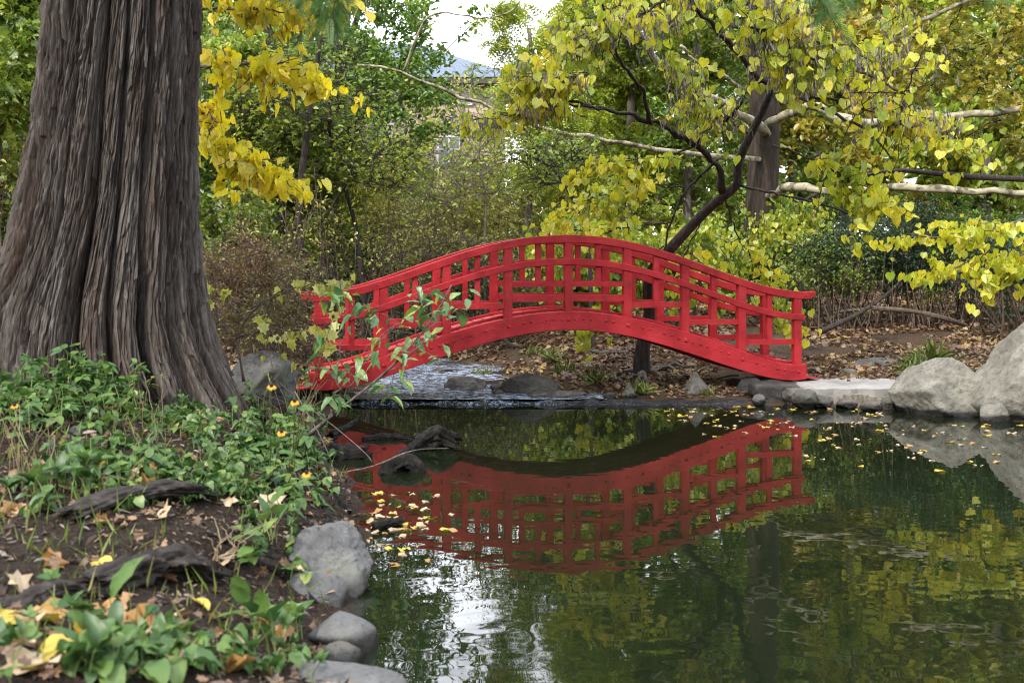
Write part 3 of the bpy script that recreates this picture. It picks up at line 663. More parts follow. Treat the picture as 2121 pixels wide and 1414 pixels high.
# ------------------------------------------------------------------ trees
def branch_lines(rng, trunk, tr, targets, clear_z, wiggle=.12, n=8, rk=.009, rmin=.0035):
    """connect crown targets to the nearest wood: returns polylines (m,n,3) and radii (m,n)"""
    nodes = [resample(trunk, 30)]; rads = [np.linspace(tr[0], tr[1], 30)]
    ds = np.linalg.norm(targets - np.mean(trunk, 0), axis=1); L, RR = [], []
    for tg in targets[np.argsort(ds)]:
        Nn = np.concatenate(nodes); Rr = np.concatenate(rads)
        d = np.linalg.norm(Nn - tg, axis=1); cost = d + .9 * np.maximum(0, Nn[:, 2] - tg[2]) + 20 * (Nn[:, 2] < clear_z) + .25 * (.02 / np.maximum(Rr, .002)) * .05
        k = int(np.argmin(cost)); p0 = Nn[k]; ln = d[k]
        mid = (p0 + tg) / 2 + np.array([0, 0, .12 * ln]) + rng.normal(0, wiggle * ln, 3)
        s = np.linspace(0, 1, n)[:, None]; line = (1 - s) ** 2 * p0 + 2 * s * (1 - s) * mid + s * s * tg
        line[1:] += rng.normal(0, .025 * ln, (n - 1, 3))
        r0 = min(.6 * Rr[k], rk * ln + .004); rad = np.linspace(max(r0, rmin), max(rmin, r0 * .28), n)
        nodes.append(line[2:]); rads.append(rad[2:]); L.append(line); RR.append(rad)
    return np.array(L), np.array(RR)
def twig_lines(rng, L, RR, k, length, up=.1, n=4):
    m = len(L); idx = np.repeat(np.arange(m), k); tpos = rng.uniform(.3, 1, m * k) * (L.shape[1] - 1.001)
    i0 = tpos.astype(int); fr = (tpos - i0)[:, None]; p0 = L[idx, i0] * (1 - fr) + L[idx, i0 + 1] * fr
    d = nrm(rng.normal(0, 1, (m * k, 3)) * [1, 1, .6] + nrm(L[idx, -1] - L[idx, 0]) * .8 + [0, 0, up])
    ln = rng.uniform(.5, 1.2, (m * k, 1, 1)) * length; s = np.linspace(0, 1, n)[None, :, None]
    T = p0[:, None] + d[:, None] * s * ln + rng.normal(0, .05, (m * k, n, 3)) * ln * s + np.array([0, 0, -.2]) * s * s * ln
    r = np.linspace(1, .45, n)[None] * np.minimum(RR[idx, i0] * .7, .008)[:, None]
    return T, r
def sample_ell(rng, ells, n):
    w_ = np.array([e[3] * e[4] * e[5] for e in ells]); k = rng.choice(len(ells), n, p=w_ / w_.sum())
    d = nrm(rng.normal(0, 1, (n, 3))) * rng.uniform(.25, 1, (n, 1)) ** .45
    e = np.array(ells)[k]; return e[:, :3] + d * e[:, 3:]
def EL(px, py, Y, rx, ry, rY):
    c = P(px, py, Y); return (*c, rx * Y / F, rY, ry * Y / F)
def tree(name, label, cat, base, trunk=None, tr=(.1, .03), ells=(), ntg=60, tpl=OVATE, size=.09, nleaf=4000, mat='g_leaf', bark='bark_gray', mode='mix', seed=0, twig=(5, .5),
         limbs=(), limb_bark=None, lw=1., clear=1.0, group=None, spread=.12, sprays=(), pods=0, extra_wood=None, lean=None, crown='crown'):
    rng = np.random.default_rng(seed + 100); base = np.asarray(base, float)
    root = empty(name, base, label, cat, group)
    if trunk is None:
        top = max(e[2] + .3 * e[5] for e in ells); cx_ = np.mean([e[0] for e in ells]); cy_ = np.mean([e[1] for e in ells])
        tp = np.array([base[0] * .4 + cx_ * .6, base[1] * .4 + cy_ * .6, top]) if lean is None else np.asarray(lean, float)
        s = np.linspace(0, 1, 9)[:, None]; trunk = base * (1 - s) + tp * s; trunk[1:-1] += rng.normal(0, .012 * np.linalg.norm(tp - base), (7, 3)) * [1, 1, .2]
        trunk[0, 2] -= .15
    trunk = smoothline(trunk, 28); wood = MB()
    tubes(wood, trunk, np.linspace(tr[0], tr[1], 28) * np.r_[np.linspace(1.45, 1, 5), np.ones(23)], 10)
    sk = trunk; LL, LR = [], []
    lwood = MB() if limb_bark else wood
    for pts, r0, r1 in limbs:
        r0, r1 = r0 * lw, r1 * lw
        ln = smoothline(pts, 26); ln[1:-1] += rng.normal(0, .3, (24, 3)) * r0
        tubes(lwood, ln, np.linspace(r0, r1, 26) * (1 + .12 * rng.normal(0, 1, 26)), 8); sk = np.concatenate([sk, ln])
    m_leaf = MB(); pos = []; wt = []
    if len(ells):
        tg = sample_ell(rng, ells, ntg); L, RR = branch_lines(rng, sk, (tr[0] * .7, tr[1]), tg, base[2] + clear, rmin=max(.0035, .00042 * base[1]))
        tubes(wood, L, RR, 5); T, r = twig_lines(rng, L, RR, twig[0], twig[1]); tubes(wood, T, r, 3, False)
        nl = int(nleaf * .75); k = rng.integers(0, len(T), nl); a = rng.uniform(.2, 1.05, nl) * (T.shape[1] - 1); i0 = np.minimum(a.astype(int), T.shape[1] - 2); fr = (a - i0)[:, None]
        pos.append(T[k, i0] * (1 - fr) + T[k, i0 + 1] * fr + rng.normal(0, spread * .5, (nl, 3)))
        nl = nleaf - nl; k = rng.integers(0, len(L), nl); i0 = rng.integers(3, L.shape[1], nl); pos.append(L[k, i0] + rng.normal(0, spread, (nl, 3)))
    for (pts, r0, r1, nl, sp, ntw) in sprays:            # hand placed leafy branches
        ln = smoothline(pts, 24); ln[1:] += rng.normal(0, .012, (23, 3)); tubes(wood, ln, np.linspace(r0, r1, 24), 6)
        Lx = ln[None]; sp = sp * 1.3; T, r = twig_lines(rng, Lx, np.linspace(r0, r1, 24)[None], int(ntw * 1.2), sp * 2.2, .0, 5); tubes(wood, T, r, 4, False)
        k = rng.integers(0, len(T), nl); i0 = rng.integers(1, T.shape[1], nl); pos.append(T[k, i0] + rng.normal(0, sp * .32, (nl, 3)) * [1, 1, .6])
    child(wood, 'trunk', M[bark], root, True)
    if limb_bark: child(lwood, 'limbs', M[limb_bark], root, True)
    if pos:
        pos = np.concatenate(pos); tip, up = leaf_dirs(rng, len(pos), mode)
        leaves_mixed(rng, m_leaf, tpl, pos, tip, up, size * rng.uniform(.5, 1.25, len(pos)))
        child(m_leaf, crown, M[mat], root)
    if pods:
        pm = MB(); k = rng.integers(0, len(pos), pods // 7); pp = np.repeat(pos[k], 7, 0) + rng.normal(0, .06, (len(k) * 7, 3))
        pp = pp[pp[:, 2] > P(0, 330, 14)[2] + .5 * rng.random(len(pp))]
        tip = np.array([0, 0, -1.]) + rng.normal(0, .22, (len(pp), 3)); leaves(pm, POD, pp, tip, rng.normal(0, 1, (len(pp), 3)), rng.uniform(.08, .15, len(pp)))
        child(pm, 'seed_pod_sprays', M['pod'], root)
    return root

# --- the leaning redbud behind the bridge
TY = 16.6
bz = on_ground(1331, TY)
tk = [bz - [0, 0, .1]] + [P(x, y, Y) for x, y, Y in [(1328, 735, 16.6), (1334, 702, 16.6), (1348, 650, 16.6), (1342, 608, 16.5), (1345, 565, 16.4), (1390, 513, 16.2), (1455, 443, 16), (1496, 407, 15.8), (1533, 384, 15.7), (1525, 341, 15.6), (1554, 279, 15.4), (1578, 234, 15.2), (1601, 181, 15)]]
L_ = lambda *p: PL(p)
rb_limbs = [
 (L_((1496, 400, 15.8), (1488, 341, 15.5), (1443, 300, 15.2), (1373, 263, 15), (1311, 238, 14.8), (1250, 226, 14.6), (1180, 210, 14.4)), .055, .02),
 (L_((1447, 302, 15.2), (1447, 271, 15.1), (1504, 250, 15), (1537, 218, 14.8), (1560, 160, 14.6)), .032, .012),
 (L_((1348, 255, 14.9), (1338, 222, 14.7), (1336, 189, 14.6), (1311, 164, 14.4), (1275, 111, 14.1), (1255, 40, 13.8), (1240, -60, 13.5)), .030, .012),
 (L_((1488, 329, 15.5), (1426, 386, 15.7), (1390, 452, 15.8), (1377, 509, 16), (1375, 560, 16.1)), .022, .012),
 (L_((1601, 181, 15), (1566, 160, 14.7), (1533, 111, 14.3), (1484, 57, 13.8), (1430, 8, 13.2), (1400, -60, 12.7)), .045, .018),
 (L_((1598, 185, 15), (1644, 160, 14.6), (1720, 140, 14.0), (1800, 150, 13.4), (1880, 200, 13)), .035, .012),
 (L_((1601, 181, 15), (1650, 200, 14.7), (1740, 240, 14.2), (1810, 280, 13.8), (1850, 330, 13.6)), .03, .01),
 (L_((1601, 181, 15), (1640, 80, 14.2), (1690, -20, 13.5), (1760, -140, 13)), .04, .015),
 (L_((1533, 384, 15.7), (1600, 400, 15.2), (1700, 420, 14.8), (1790, 455, 14.5)), .022, .008)]
rb_sprays = [(L_((1250, 226, 14.6), (1150, 215, 14.3), (1060, 240, 14.1), (980, 250, 14)), .018, .006, 170, .16, 26),
 (L_((1600, 300, 14.8), (1690, 330, 14.4), (1760, 380, 14.2), (1820, 430, 14)), .016, .006, 260, .17, 34),
 (L_((1680, 200, 14.2), (1780, 220, 13.9), (1880, 260, 13.6), (1990, 300, 13.4)), .018, .006, 260, .20, 36),
 (L_((1400, -20, 12.8), (1320, 40, 12.6), (1250, 60, 12.5), (1180, 50, 12.4)), .018, .006, 240, .18, 34),
 (L_((1480, 50, 13.7), (1560, 60, 13.3), (1660, 80, 13), (1760, 110, 12.8)), .018, .006, 300, .22, 44),
 (L_((1275, 111, 14.1), (1230, 150, 13.9), (1160, 170, 13.8), (1090, 160, 13.7)), .014, .006, 190, .18, 28),
 (L_((1375, 509, 16), (1340, 560, 16.4), (1290, 610, 16.6), (1230, 660, 16.6), (1205, 690, 16.6)), .012, .005, 120, .13, 18),
 (L_((1420, 390, 15.7), (1340, 380, 15.6), (1270, 400, 15.5), (1190, 420, 15.4)), .014, .005, 230, .18, 30),
 (L_((1500, 410, 15.8), (1520, 470, 16.4), (1560, 540, 16.6), (1600, 600, 16.7), (1640, 680, 16.7)), .014, .005, 210, .16, 26),
 (L_((1440, 300, 15.2), (1380, 330, 15), (1310, 330, 14.9), (1230, 340, 14.8)), .014, .005, 210, .16, 28),
 (L_((1390, 460, 16), (1300, 470, 16.4), (1220, 480, 16.5), (1150, 470, 16.5)), .012, .005, 190, .17, 26),
 (L_((1554, 279, 15.4), (1480, 230, 14.8), (1420, 170, 14.3), (1380, 130, 14)), .016, .006, 190, .17, 28),
 (L_((1460, 440, 16.2), (1400, 560, 16.7), (1450, 590, 16.8), (1500, 600, 16.9)), .012, .005, 130, .18, 22)]
redbud = tree('redbud_tree', 'leaning redbud with black trunk and yellow heart leaves behind the bridge', 'tree', bz, trunk=np.array(tk), tr=(.105, .05),
     ells=[EL(1450, -40, 13.5, 320, 110, 1.2), EL(1750, 60, 13.4, 220, 150, 1.2)], ntg=46, tpl=HEART, size=.112, nleaf=900, mat='rb_leaf', bark='bark_dark', mode='hang', seed=1, limbs=rb_limbs, sprays=rb_sprays, pods=9000, clear=2, twig=(6, .4))
b = MB(); rng = np.random.default_rng(5)
for pts in [[(1325, 780), (1290, 770), (1268, 778), (1290, 800), (1310, 815)], [(1330, 782), (1300, 790), (1280, 785), (1255, 790)], [(1340, 782), (1375, 762), (1410, 772), (1425, 785)], [(1345, 785), (1390, 780), (1420, 795)],
            [(1335, 788), (1345, 800), (1385, 802), (1450, 800), (1475, 785), (1530, 784)], [(1330, 788), (1318, 800), (1300, 818)], [(1325, 775), (1355, 768), (1400, 758), (1440, 765)]]:
    g = np.array([ground_hit(*p) for p in pts]); g[:, 2] += .02; g[0] = bz + [0, 0, .08]
    tubes(b, smoothline(g, 20) + np.c_[np.zeros((20, 2)), .025 * np.sin(np.arange(20) * 1.1)], np.linspace(.035, .012, 20), 7)
child(b, 'roots', M['bark_gray'], redbud, True)

# --- the big redwood on the near bank
DY = 9.15
prof_y = np.array([-1500, -700, -300, 0, 150, 300, 450, 520, 600, 650, 700, 750, 800, 850, 900])
prof_l = np.array([150, 120, 105, 92, 80, 60, 36, 16, -12, -28, -42, -52, -58, -62, -64])
prof_r = np.array([330, 385, 410, 418, 415, 411, 411, 413, 419, 426, 440, 458, 482, 508, 530])
zz = np.linspace(P(0, 880, DY)[2] - .15, P(0, 0, DY)[2] + 1.2, 560); zz = np.concatenate([zz, np.linspace(zz[-1], 11, 60)[1:]])
nz_, na = len(zz), 1250
yy = HY + (CH - zz) * F / DY
lx, rx = np.interp(yy, prof_y, prof_l), np.interp(yy, prof_y, prof_r)
ker = np.ones(25) / 25; lx = np.convolve(np.pad(lx, 12, 'edge'), ker, 'valid'); rx = np.convolve(np.pad(rx, 12, 'edge'), ker, 'valid')
cxm, rad = ((lx + rx) / 2 - CX) * DY / F, (rx - lx) / 2 * DY / F
A, Zr = np.meshgrid(np.concatenate([np.linspace(-math.pi - .1, .1, 1100, endpoint=False), np.linspace(.1, math.pi - .1, 150, endpoint=False)]), np.arange(nz_))
zA = zz[Zr]; low = np.clip((2.6 - zA) / 2.2, 0, 1)
A2 = A + .05 * fbm(np.stack([np.cos(A) * 1.2, np.sin(A) * 1.2, zA * .5], -1), 3, 2) + .05 * np.sin(zA * 1.1)
# deep furrows at chosen angles (camera side is angle -90 deg)
fl = np.zeros_like(A)
def angdiff(a, c_): return (a - c_ + math.pi) % (2 * math.pi) - math.pi
CR = [(-2.95, .05, .10), (-2.62, .03, .05), (-2.12, .045, .17), (-1.78, .022, .06), (-1.42, .035, .14), (-1.12, .03, .11), (-.82, .03, .10), (-.50, .03, .08), (-.12, .04, .08)] + [(q_, .05, .10) for q_ in (.35, .85, 1.35, 1.85, 2.4, 2.85)]
edges = []
for a0, wd, dp in CR:
    c_ = a0 + (.20 if a0 == -2.12 else .05) * -(2.2 - zA) * .4 * (1 if a0 < -1.5 else -.6) + .035 * vnoise(np.stack([zA * .8, zA * 0 + a0 * 7, zA * 0], -1), 3)
    edges.append(c_); d = angdiff(A, c_); fl -= dp * (.6 + .7 * low) * np.exp(-np.abs(d / wd) ** 1.2)
for q_ in range(len(CR)):                                 # rounded lobes swelling between the furrows
    lo_, hi_ = edges[q_], edges[(q_ + 1) % len(CR)]; wdt = (hi_ - lo_) % (2 * math.pi); u_ = ((A - lo_) % (2 * math.pi)) / wdt
    fl += np.where(u_ < 1, np.minimum(.18 * wdt, .095) * (1 - np.abs(2 * u_ - 1) ** 2.4) - .03, 0) * (.75 + .5 * low)
sp_ = np.stack([np.cos(A2) * 7, np.sin(A2) * 7, zA * 1.0], -1)
r1 = 1 - np.abs(fbm(sp_, 3, 21)) * 1.6
sp2 = np.stack([np.cos(A2) * 26, np.sin(A2) * 26, zA * 3.6], -1); r2 = 1 - np.abs(fbm(sp2, 3, 41)) * 1.6
sp3 = np.stack([np.cos(A2) * 75, np.sin(A2) * 75, zA * 9], -1); r3 = fbm(sp3, 2, 61)
ns = 170; u_ = A2 * ns / (2 * math.pi) + 1.1 * vnoise(np.stack([np.cos(A) * 5, np.sin(A) * 5, zA * 1.6], -1), 71) + .35 * vnoise(np.stack([np.cos(A) * 30, np.sin(A) * 30, zA * 6], -1), 72)
ci = np.floor(u_).astype(np.int64); cf = u_ - ci; zv = zA * 1.7 + 9 * _hash(ci, ci * 0, ci * 0, 5) + .25 * vnoise(np.stack([u_, zA * 5, zA * 0], -1), 73); cj = np.floor(zv).astype(np.int64); cz = zv - cj
strip_h = _hash(ci, cj, ci * 0, 9) * (1 - .45 * cz) * np.clip(np.minimum(cf, 1 - cf) * 5, 0, 1) ** .6      # loose fibre strips, lifting at their lower ends
edge_ = np.clip(np.minimum(cf, 1 - cf) * 7, 0, 1); tint = _hash(ci, cj, ci * 0 + 3, 19)
disp = fl + .028 * r1 + .012 * r2 + .010 * r3 + .034 * strip_h + .012 * (edge_ - 1)
rr = (rad[:, None] - .07) + disp - .03
Vx = cxm[:, None] + rr * np.cos(A); Vy = DY + rr * np.sin(A) * 1.0
i, j = np.meshgrid(np.arange(nz_ - 1), np.arange(na), indexing='ij')
f = np.stack([i * na + j, i * na + (j + 1) % na, (i + 1) * na + (j + 1) % na, (i + 1) * na + j], -1).reshape(-1, 4)
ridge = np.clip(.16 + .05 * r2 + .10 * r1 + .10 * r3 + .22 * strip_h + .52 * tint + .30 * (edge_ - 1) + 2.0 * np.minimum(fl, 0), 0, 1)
rwb = np.array([cxm[40], DY, .7])
redwood = empty('redwood_tree', rwb, 'massive old redwood with fluted fibrous bark on the near bank', 'tree')
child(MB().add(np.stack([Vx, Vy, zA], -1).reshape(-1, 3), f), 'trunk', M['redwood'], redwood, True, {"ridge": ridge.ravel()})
b = MB(); fm = MB(); rng = np.random.default_rng(77); fp, ft, fu, fs_ = [], [], [], []
hang = [([(330, -420, 9.0), (480, -330, 8.6), (600, -200, 8.2), (640, -80, 8.0), (665, 30, 7.9)], 60), ([(330, -460, 9), (560, -420, 8.2), (680, -260, 7.8), (700, -90, 7.6), (690, 40, 7.5)], 50), ([(340, -500, 9), (520, -300, 8.5), (590, -120, 8.3), (612, -10, 8.2)], 34),
        ([(330, -560, 9), (900, -700, 8), (1450, -560, 7.5), (1650, -240, 7.2), (1700, -60, 7.1), (1715, 30, 7.1)], 60), ([(340, -620, 9), (1000, -760, 8), (1600, -500, 7.6), (1740, -150, 7.4), (1745, -20, 7.4)], 36),
        ([(340, -620, 9), (1200, -760, 7), (1900, -560, 6.6), (2060, -200, 6.4), (2075, -30, 6.4)], 40), ([(200, -520, 9), (-100, -500, 8.6), (-300, -300, 8.4)], 40), ([(200, -700, 9.3), (-200, -800, 10), (-500, -600, 10.5)], 40)]
for pts, nf in hang:
    ln = smoothline(PL(pts), 40); tubes(b, ln, np.linspace(.05, .004, 40), 6)
    k = rng.integers(14, 40, nf * 9); d = nrm(rng.normal(0, 1, (len(k), 3)) * [1, 1, .5] + [0, 0, -1.0])
    fp.append(ln[k] + rng.normal(0, .03, (len(k), 3))); ft.append(d); fu.append(rng.normal(0, 1, (len(k), 3)) + [0, -.6, .4]); fs_.append(rng.uniform(.10, .24, len(k)))
for k in range(58):                                       # unseen crown high above the pond, thickened to shade the scene below
    a = rng.uniform(0, 6.28); rd_ = 7.5 * math.sqrt(rng.uniform(.02, 1)); z_ = rng.uniform(6.8, 11); hub = np.array([cxm[-1], DY, z_ - .8])
    tgt = np.array([-2.2 + rd_ * math.cos(a), 8.2 + rd_ * math.sin(a), z_]); s_ = np.linspace(0, 1, 12)[:, None]; ln = hub * (1 - s_) + tgt * s_ + np.array([0, 0, .6]) * np.sin(s_ * math.pi)
    tubes(b, ln, np.linspace(.05, .008, 12), 5); n_ = 46; k_ = rng.integers(5, 12, n_)
    fp.append(ln[k_] + rng.normal(0, .32, (n_, 3)) * [1, 1, .5]); ft.append(rng.normal(0, 1, (n_, 3)) * [1, 1, .4] + [0, 0, -.3]); fu.append(np.array([0, 0, 1.]) + .5 * rng.normal(0, 1, (n_, 3))); fs_.append(rng.uniform(.3, .6, n_))
leaves(fm, FEATHER, np.concatenate(fp), np.concatenate(ft), np.concatenate(fu), np.concatenate(fs_))
child(b, 'limbs', M['bark_brown'], redwood, True); child(fm, 'crown', M['feather'], redwood)

# --- yellow redbud reaching out from behind the redwood
yb = on_ground(330, 11.8)
tree('redbud_tree', 'bright yellow redbud spreading heart leaves just right of the redwood trunk', 'tree', yb, trunk=PL([(330, 750, 11.8), (345, 500, 11.8), (350, 250, 11.8), (360, 0, 11.6), (380, -200, 11.4)]), tr=(.09, .04), tpl=HEART, size=.112, mat='y_leaf', bark='bark_gray', mode='hang', seed=3,
     sprays=[(L_((360, 130, 11.6), (440, 140, 11.0), (530, 130, 10.7), (620, 150, 10.5), (690, 190, 10.4)), .025, .006, 230, .13, 34),
             (L_((350, 240, 11.6), (420, 280, 11.0), (480, 300, 10.8), (550, 340, 10.6), (600, 385, 10.5)), .022, .006, 260, .13, 36),
             (L_((360, 20, 11.5), (450, 20, 11), (540, 20, 10.8), (620, 20, 10.6)), .02, .006, 120, .13, 22),
             (L_((370, -60, 11.4), (480, -50, 11), (600, -40, 10.6), (720, 0, 10.3)), .022, .006, 160, .15, 26),
             (L_((360, 200, 11.6), (430, 220, 11.1), (470, 330, 10.9), (500, 360, 10.8)), .016, .005, 90, .12, 16)], pods=500)
# --- another yellow redbud whose boughs enter from the right
yb = on_ground(2330, 14.6)
tree('redbud_tree', 'yellow redbud bough reaching in low from the right above the boulders', 'tree', yb, trunk=PL([(2330, 700, 14.6), (2330, 500, 14.6), (2310, 250, 14.6), (2280, 0, 14.6)]), tr=(.09, .04), tpl=HEART, size=.10, mat='ly_leaf', bark='bark_gray', mode='hang', seed=4,
     sprays=[(L_((2320, 420, 14.6), (2200, 440, 14.3), (2050, 470, 14.1), (1940, 490, 14), (1830, 495, 13.9)), .025, .006, 230, .13, 26),
             (L_((2320, 470, 14.6), (2200, 500, 14.3), (2080, 530, 14.1), (1980, 550, 14), (1930, 560, 13.9)), .022, .006, 330, .16, 32),
             (L_((2320, 520, 14.6), (2220, 530, 14.3), (2130, 560, 14.1), (2050, 590, 14)), .02, .006, 180, .13, 20)])
# --- sycamore with mottled limbs
sy = on_ground(1575, 23)
tree('sycamore_tree', 'thick brown sycamore trunk with mottled pale limbs on the right', 'tree', sy, trunk=np.array([sy - [0, 0, .2]] + [P(x, y, Y) for x, y, Y in [(1572, 500, 23), (1585, 300, 23), (1580, 100, 23), (1560, -100, 23), (1550, -400, 23)]]), tr=(.36, .22),
     limbs=[(L_((1590, 280, 22.8), (1530, 228, 21), (1450, 192, 20), (1400, 165, 19.5), (1350, 110, 19), (1290, 20, 18.5), (1260, -80, 18)), .13, .07),
            (L_((1540, 190, 22), (1490, 150, 21), (1440, 130, 20.5), (1410, 95, 20)), .06, .035),
            (L_((1585, 260, 22.8), (1680, 215, 21), (1740, 245, 20), (1800, 256, 19.3), (1880, 250, 18.8), (1980, 240, 18.4), (2121, 226, 18), (2300, 190, 17.8)), .12, .075),
            (L_((1590, 410, 22.8), (1640, 385, 21), (1740, 400, 20.2), (1850, 386, 19.4), (1950, 392, 18.8), (2121, 402, 18.2), (2300, 390, 18)), .11, .075),
            (L_((1575, 180, 22.8), (1700, 150, 21), (1800, 120, 20), (1845, 110, 19.6), (1862, 55, 19.4), (1990, 15, 19), (2060, -40, 18.6)), .09, .045),
            (L_((1830, 145, 20.4), (1900, 145, 20), (1990, 140, 19.8), (2020, 125, 19.6)), .06, .04),
            (L_((1575, 330, 22.8), (1480, 325, 21.5), (1350, 308, 20.5), (1250, 290, 20), (1130, 268, 19.6), (1050, 240, 19.3), (980, 210, 19), (900, 182, 18.8), (830, 143, 18.6), (740, 135, 18.5)), .085, .028),
            (L_((838, 146, 18.6), (868, 62, 18.3), (890, 28, 18.1), (935, 27, 18), (985, 40, 17.8), (1060, 30, 17.6), (1090, -20, 17.5)), .03, .014)],
     ells=[EL(1950, 70, 19, 220, 120, 1.8), EL(2120, 180, 18.6, 130, 110, 1.5), EL(1950, -180, 19.5, 280, 140, 2.5), EL(2150, 330, 19, 110, 90, 1.4), EL(1500, -160, 21, 260, 110, 2)], ntg=110, tpl=LOBED, size=.15, nleaf=4600, mat='olive_leaf', bark='bark_dull', limb_bark='mottled', lw=.72, mode='mix', seed=5, clear=3, twig=(5, .5))

# --- woodland behind
def wood_tree(label, px, Y, ells, seed, **kw):
    b_ = on_ground(px, Y); kw.setdefault('tr', (.12, .035))
    return tree(kw.pop('name', 'woodland_tree'), label, kw.pop('cat', 'tree'), b_, ells=[EL(*e) for e in ells], seed=seed, group=kw.pop('group', 'trees of the wood behind the bridge'), **kw)
wood_tree('bright green small leaved tree left of the gap of sky', 690, 24, [(790, 70, 24, 130, 120, 2), (700, 200, 23, 140, 150, 2), (850, 240, 24, 110, 100, 1.5), (590, -150, 24, 130, 190, 2.5), (860, 20, 23.5, 60, 70, 1)], 11, nleaf=17000, ntg=190, mat='g_leaf', size=.11, tr=(.14, .04), bark='bark_dark')
wood_tree('tall thinly leaved tree whose crown leans across the gap of sky', 640, 27, [(840, -170, 27, 130, 150, 2), (1130, -230, 27, 110, 100, 2), (760, -60, 27, 90, 110, 1.5), (930, 30, 27, 80, 60, 1), (860, 110, 27, 70, 60, 1)], 25, nleaf=2200, ntg=60, mat='g_leaf', size=.15, tr=(.13, .04), bark='bark_dark', clear=6)
wood_tree('light green tree with slim dark trunk between the redwood and the bridge', 615, 19, [(560, 470, 19, 140, 90, 1.5), (620, 330, 19.5, 130, 110, 1.5), (520, 200, 20, 120, 140, 1.8), (700, 440, 20, 90, 80, 1.2)], 12, nleaf=15000, ntg=170, tpl=LOBED, size=.095, mat='lg_leaf', bark='bark_brown', tr=(.11, .04), mode='flat')
wood_tree('slim dark trunked tree just behind the light green one', 575, 22, [(560, 420, 22, 130, 130, 1.5), (500, 100, 23, 140, 200, 2)], 13, nleaf=9000, ntg=110, tpl=OVATE, size=.095, mat='lg_leaf', bark='bark_dark', tr=(.13, .05))
wood_tree('leafy tree with dark bare boughs left of the redwood', 10, 15, [(30, 120, 15, 140, 190, 1.8), (20, 420, 15.5, 110, 120, 1.3), (-160, 0, 16, 200, 250, 2)], 14, nleaf=9000, ntg=110, tpl=LOBED, size=.12, mat='lg_leaf', bark='bark_dark', tr=(.12, .04))
wood_tree('yellow leaved low tree showing left of the redwood base', 60, 18, [(20, 560, 18, 120, 120, 1.5), (-60, 380, 18, 130, 130, 1.5), (120, 300, 19, 150, 260, 1.8)], 15, nleaf=8000, ntg=90, tpl=HEART, size=.12, mat='yg_leaf', bark='bark_brown', mode='hang')
wood_tree('slender locust with straight grey trunk right of the gap of sky', 1095, 26, [(1110, 180, 26, 100, 110, 2), (1150, 320, 25, 130, 110, 2), (1055, 50, 26, 45, 80, 1.5), (1220, 30, 26, 110, 110, 2), (1350, -200, 26, 120, 130, 2)], 16, lean=P(1095, 60, 26), nleaf=5500, ntg=110, tpl=LOCUST, size=.36, mat='yg_leaf', bark='bark_gray', tr=(.085, .05), mode='flat')
wood_tree('yellow green broad tree behind the leaning redbud', 1290, 30, [(1230, 260, 30, 160, 150, 3), (1310, 80, 30, 180, 140, 3), (1400, 400, 28, 180, 110, 2), (1390, -200, 30, 170, 180, 3)], 17, nleaf=21000, ntg=170, mat='yg_leaf', size=.18, tr=(.16, .05))
wood_tree('green tree filling the space left of the sycamore trunk', 1440, 27, [(1440, 280, 27, 150, 140, 2), (1400, 60, 27, 170, 150, 2), (1520, 480, 26, 140, 90, 1.5), (1420, -200, 27, 190, 150, 2)], 18, nleaf=17000, ntg=140, mat='lg_leaf', size=.15, tr=(.13, .05))
wood_tree('olive green tree behind the right hand sycamore limbs', 1760, 30, [(1720, 130, 30, 200, 190, 3), (1850, 320, 28, 240, 130, 2), (1780, -200, 30, 300, 180, 3)], 19, nleaf=22000, ntg=170, mat='olive_leaf', size=.19, tr=(.18, .05))
wood_tree('yellow green tree at the upper right edge of the photo', 2050, 26, [(2040, 280, 26, 170, 120, 2), (2120, 80, 26, 170, 200, 2.5), (2100, 430, 25, 130, 90, 1.6), (2080, -250, 26, 250, 150, 2)], 20, nleaf=17000, ntg=140, mat='yg_leaf', size=.14, tpl=HEART, mode='hang', tr=(.15, .05))
wood_tree('green tree in the wood between the sycamore trunk and the dark shrubs', 1640, 33, [(1620, 380, 33, 170, 120, 2), (1650, 150, 33, 170, 170, 2)], 21, nleaf=12000, ntg=110, mat='lg_leaf', size=.17, tr=(.15, .05))
wood_tree('dark green tree at the far right behind the bare shrub stems', 2000, 34, [(1980, 520, 34, 220, 130, 2), (2200, 400, 34, 200, 200, 2), (1780, 500, 34, 170, 120, 2)], 22, nleaf=14000, ntg=110, mat='g_leaf', size=.17, tr=(.15, .05))
wood_tree('leafy green tree behind the right half of the railing', 1500, 35, [(1480, 520, 35, 200, 110, 2), (1250, 520, 35, 180, 100, 2)], 23, nleaf=12000, ntg=100, mat='yg_leaf', size=.16, tr=(.13, .05))
wood_tree('dusky green tree behind the left half of the railing', 760, 35, [(700, 520, 35, 170, 110, 2), (900, 520, 36, 160, 100, 2), (520, 500, 35, 170, 130, 2)], 24, nleaf=12000, ntg=110, mat='lg_leaf', size=.15, tr=(.13, .05))
bkl = ['tall pale tree far behind the redwood on its left', 'tall pale tree far behind, hidden mostly by the redwood trunk', 'tall pale tree far behind the yellow redbud leaves', 'tall tree far behind, left of the brick building', 'tall yellowish tree far behind, right of the brick building', 'tall tree far behind the leaning redbud trunk', 'tall tree far behind the sycamore trunk', 'tall tree far behind the dark shrubs on the right', 'tall tree far behind, at the right edge of the photo']
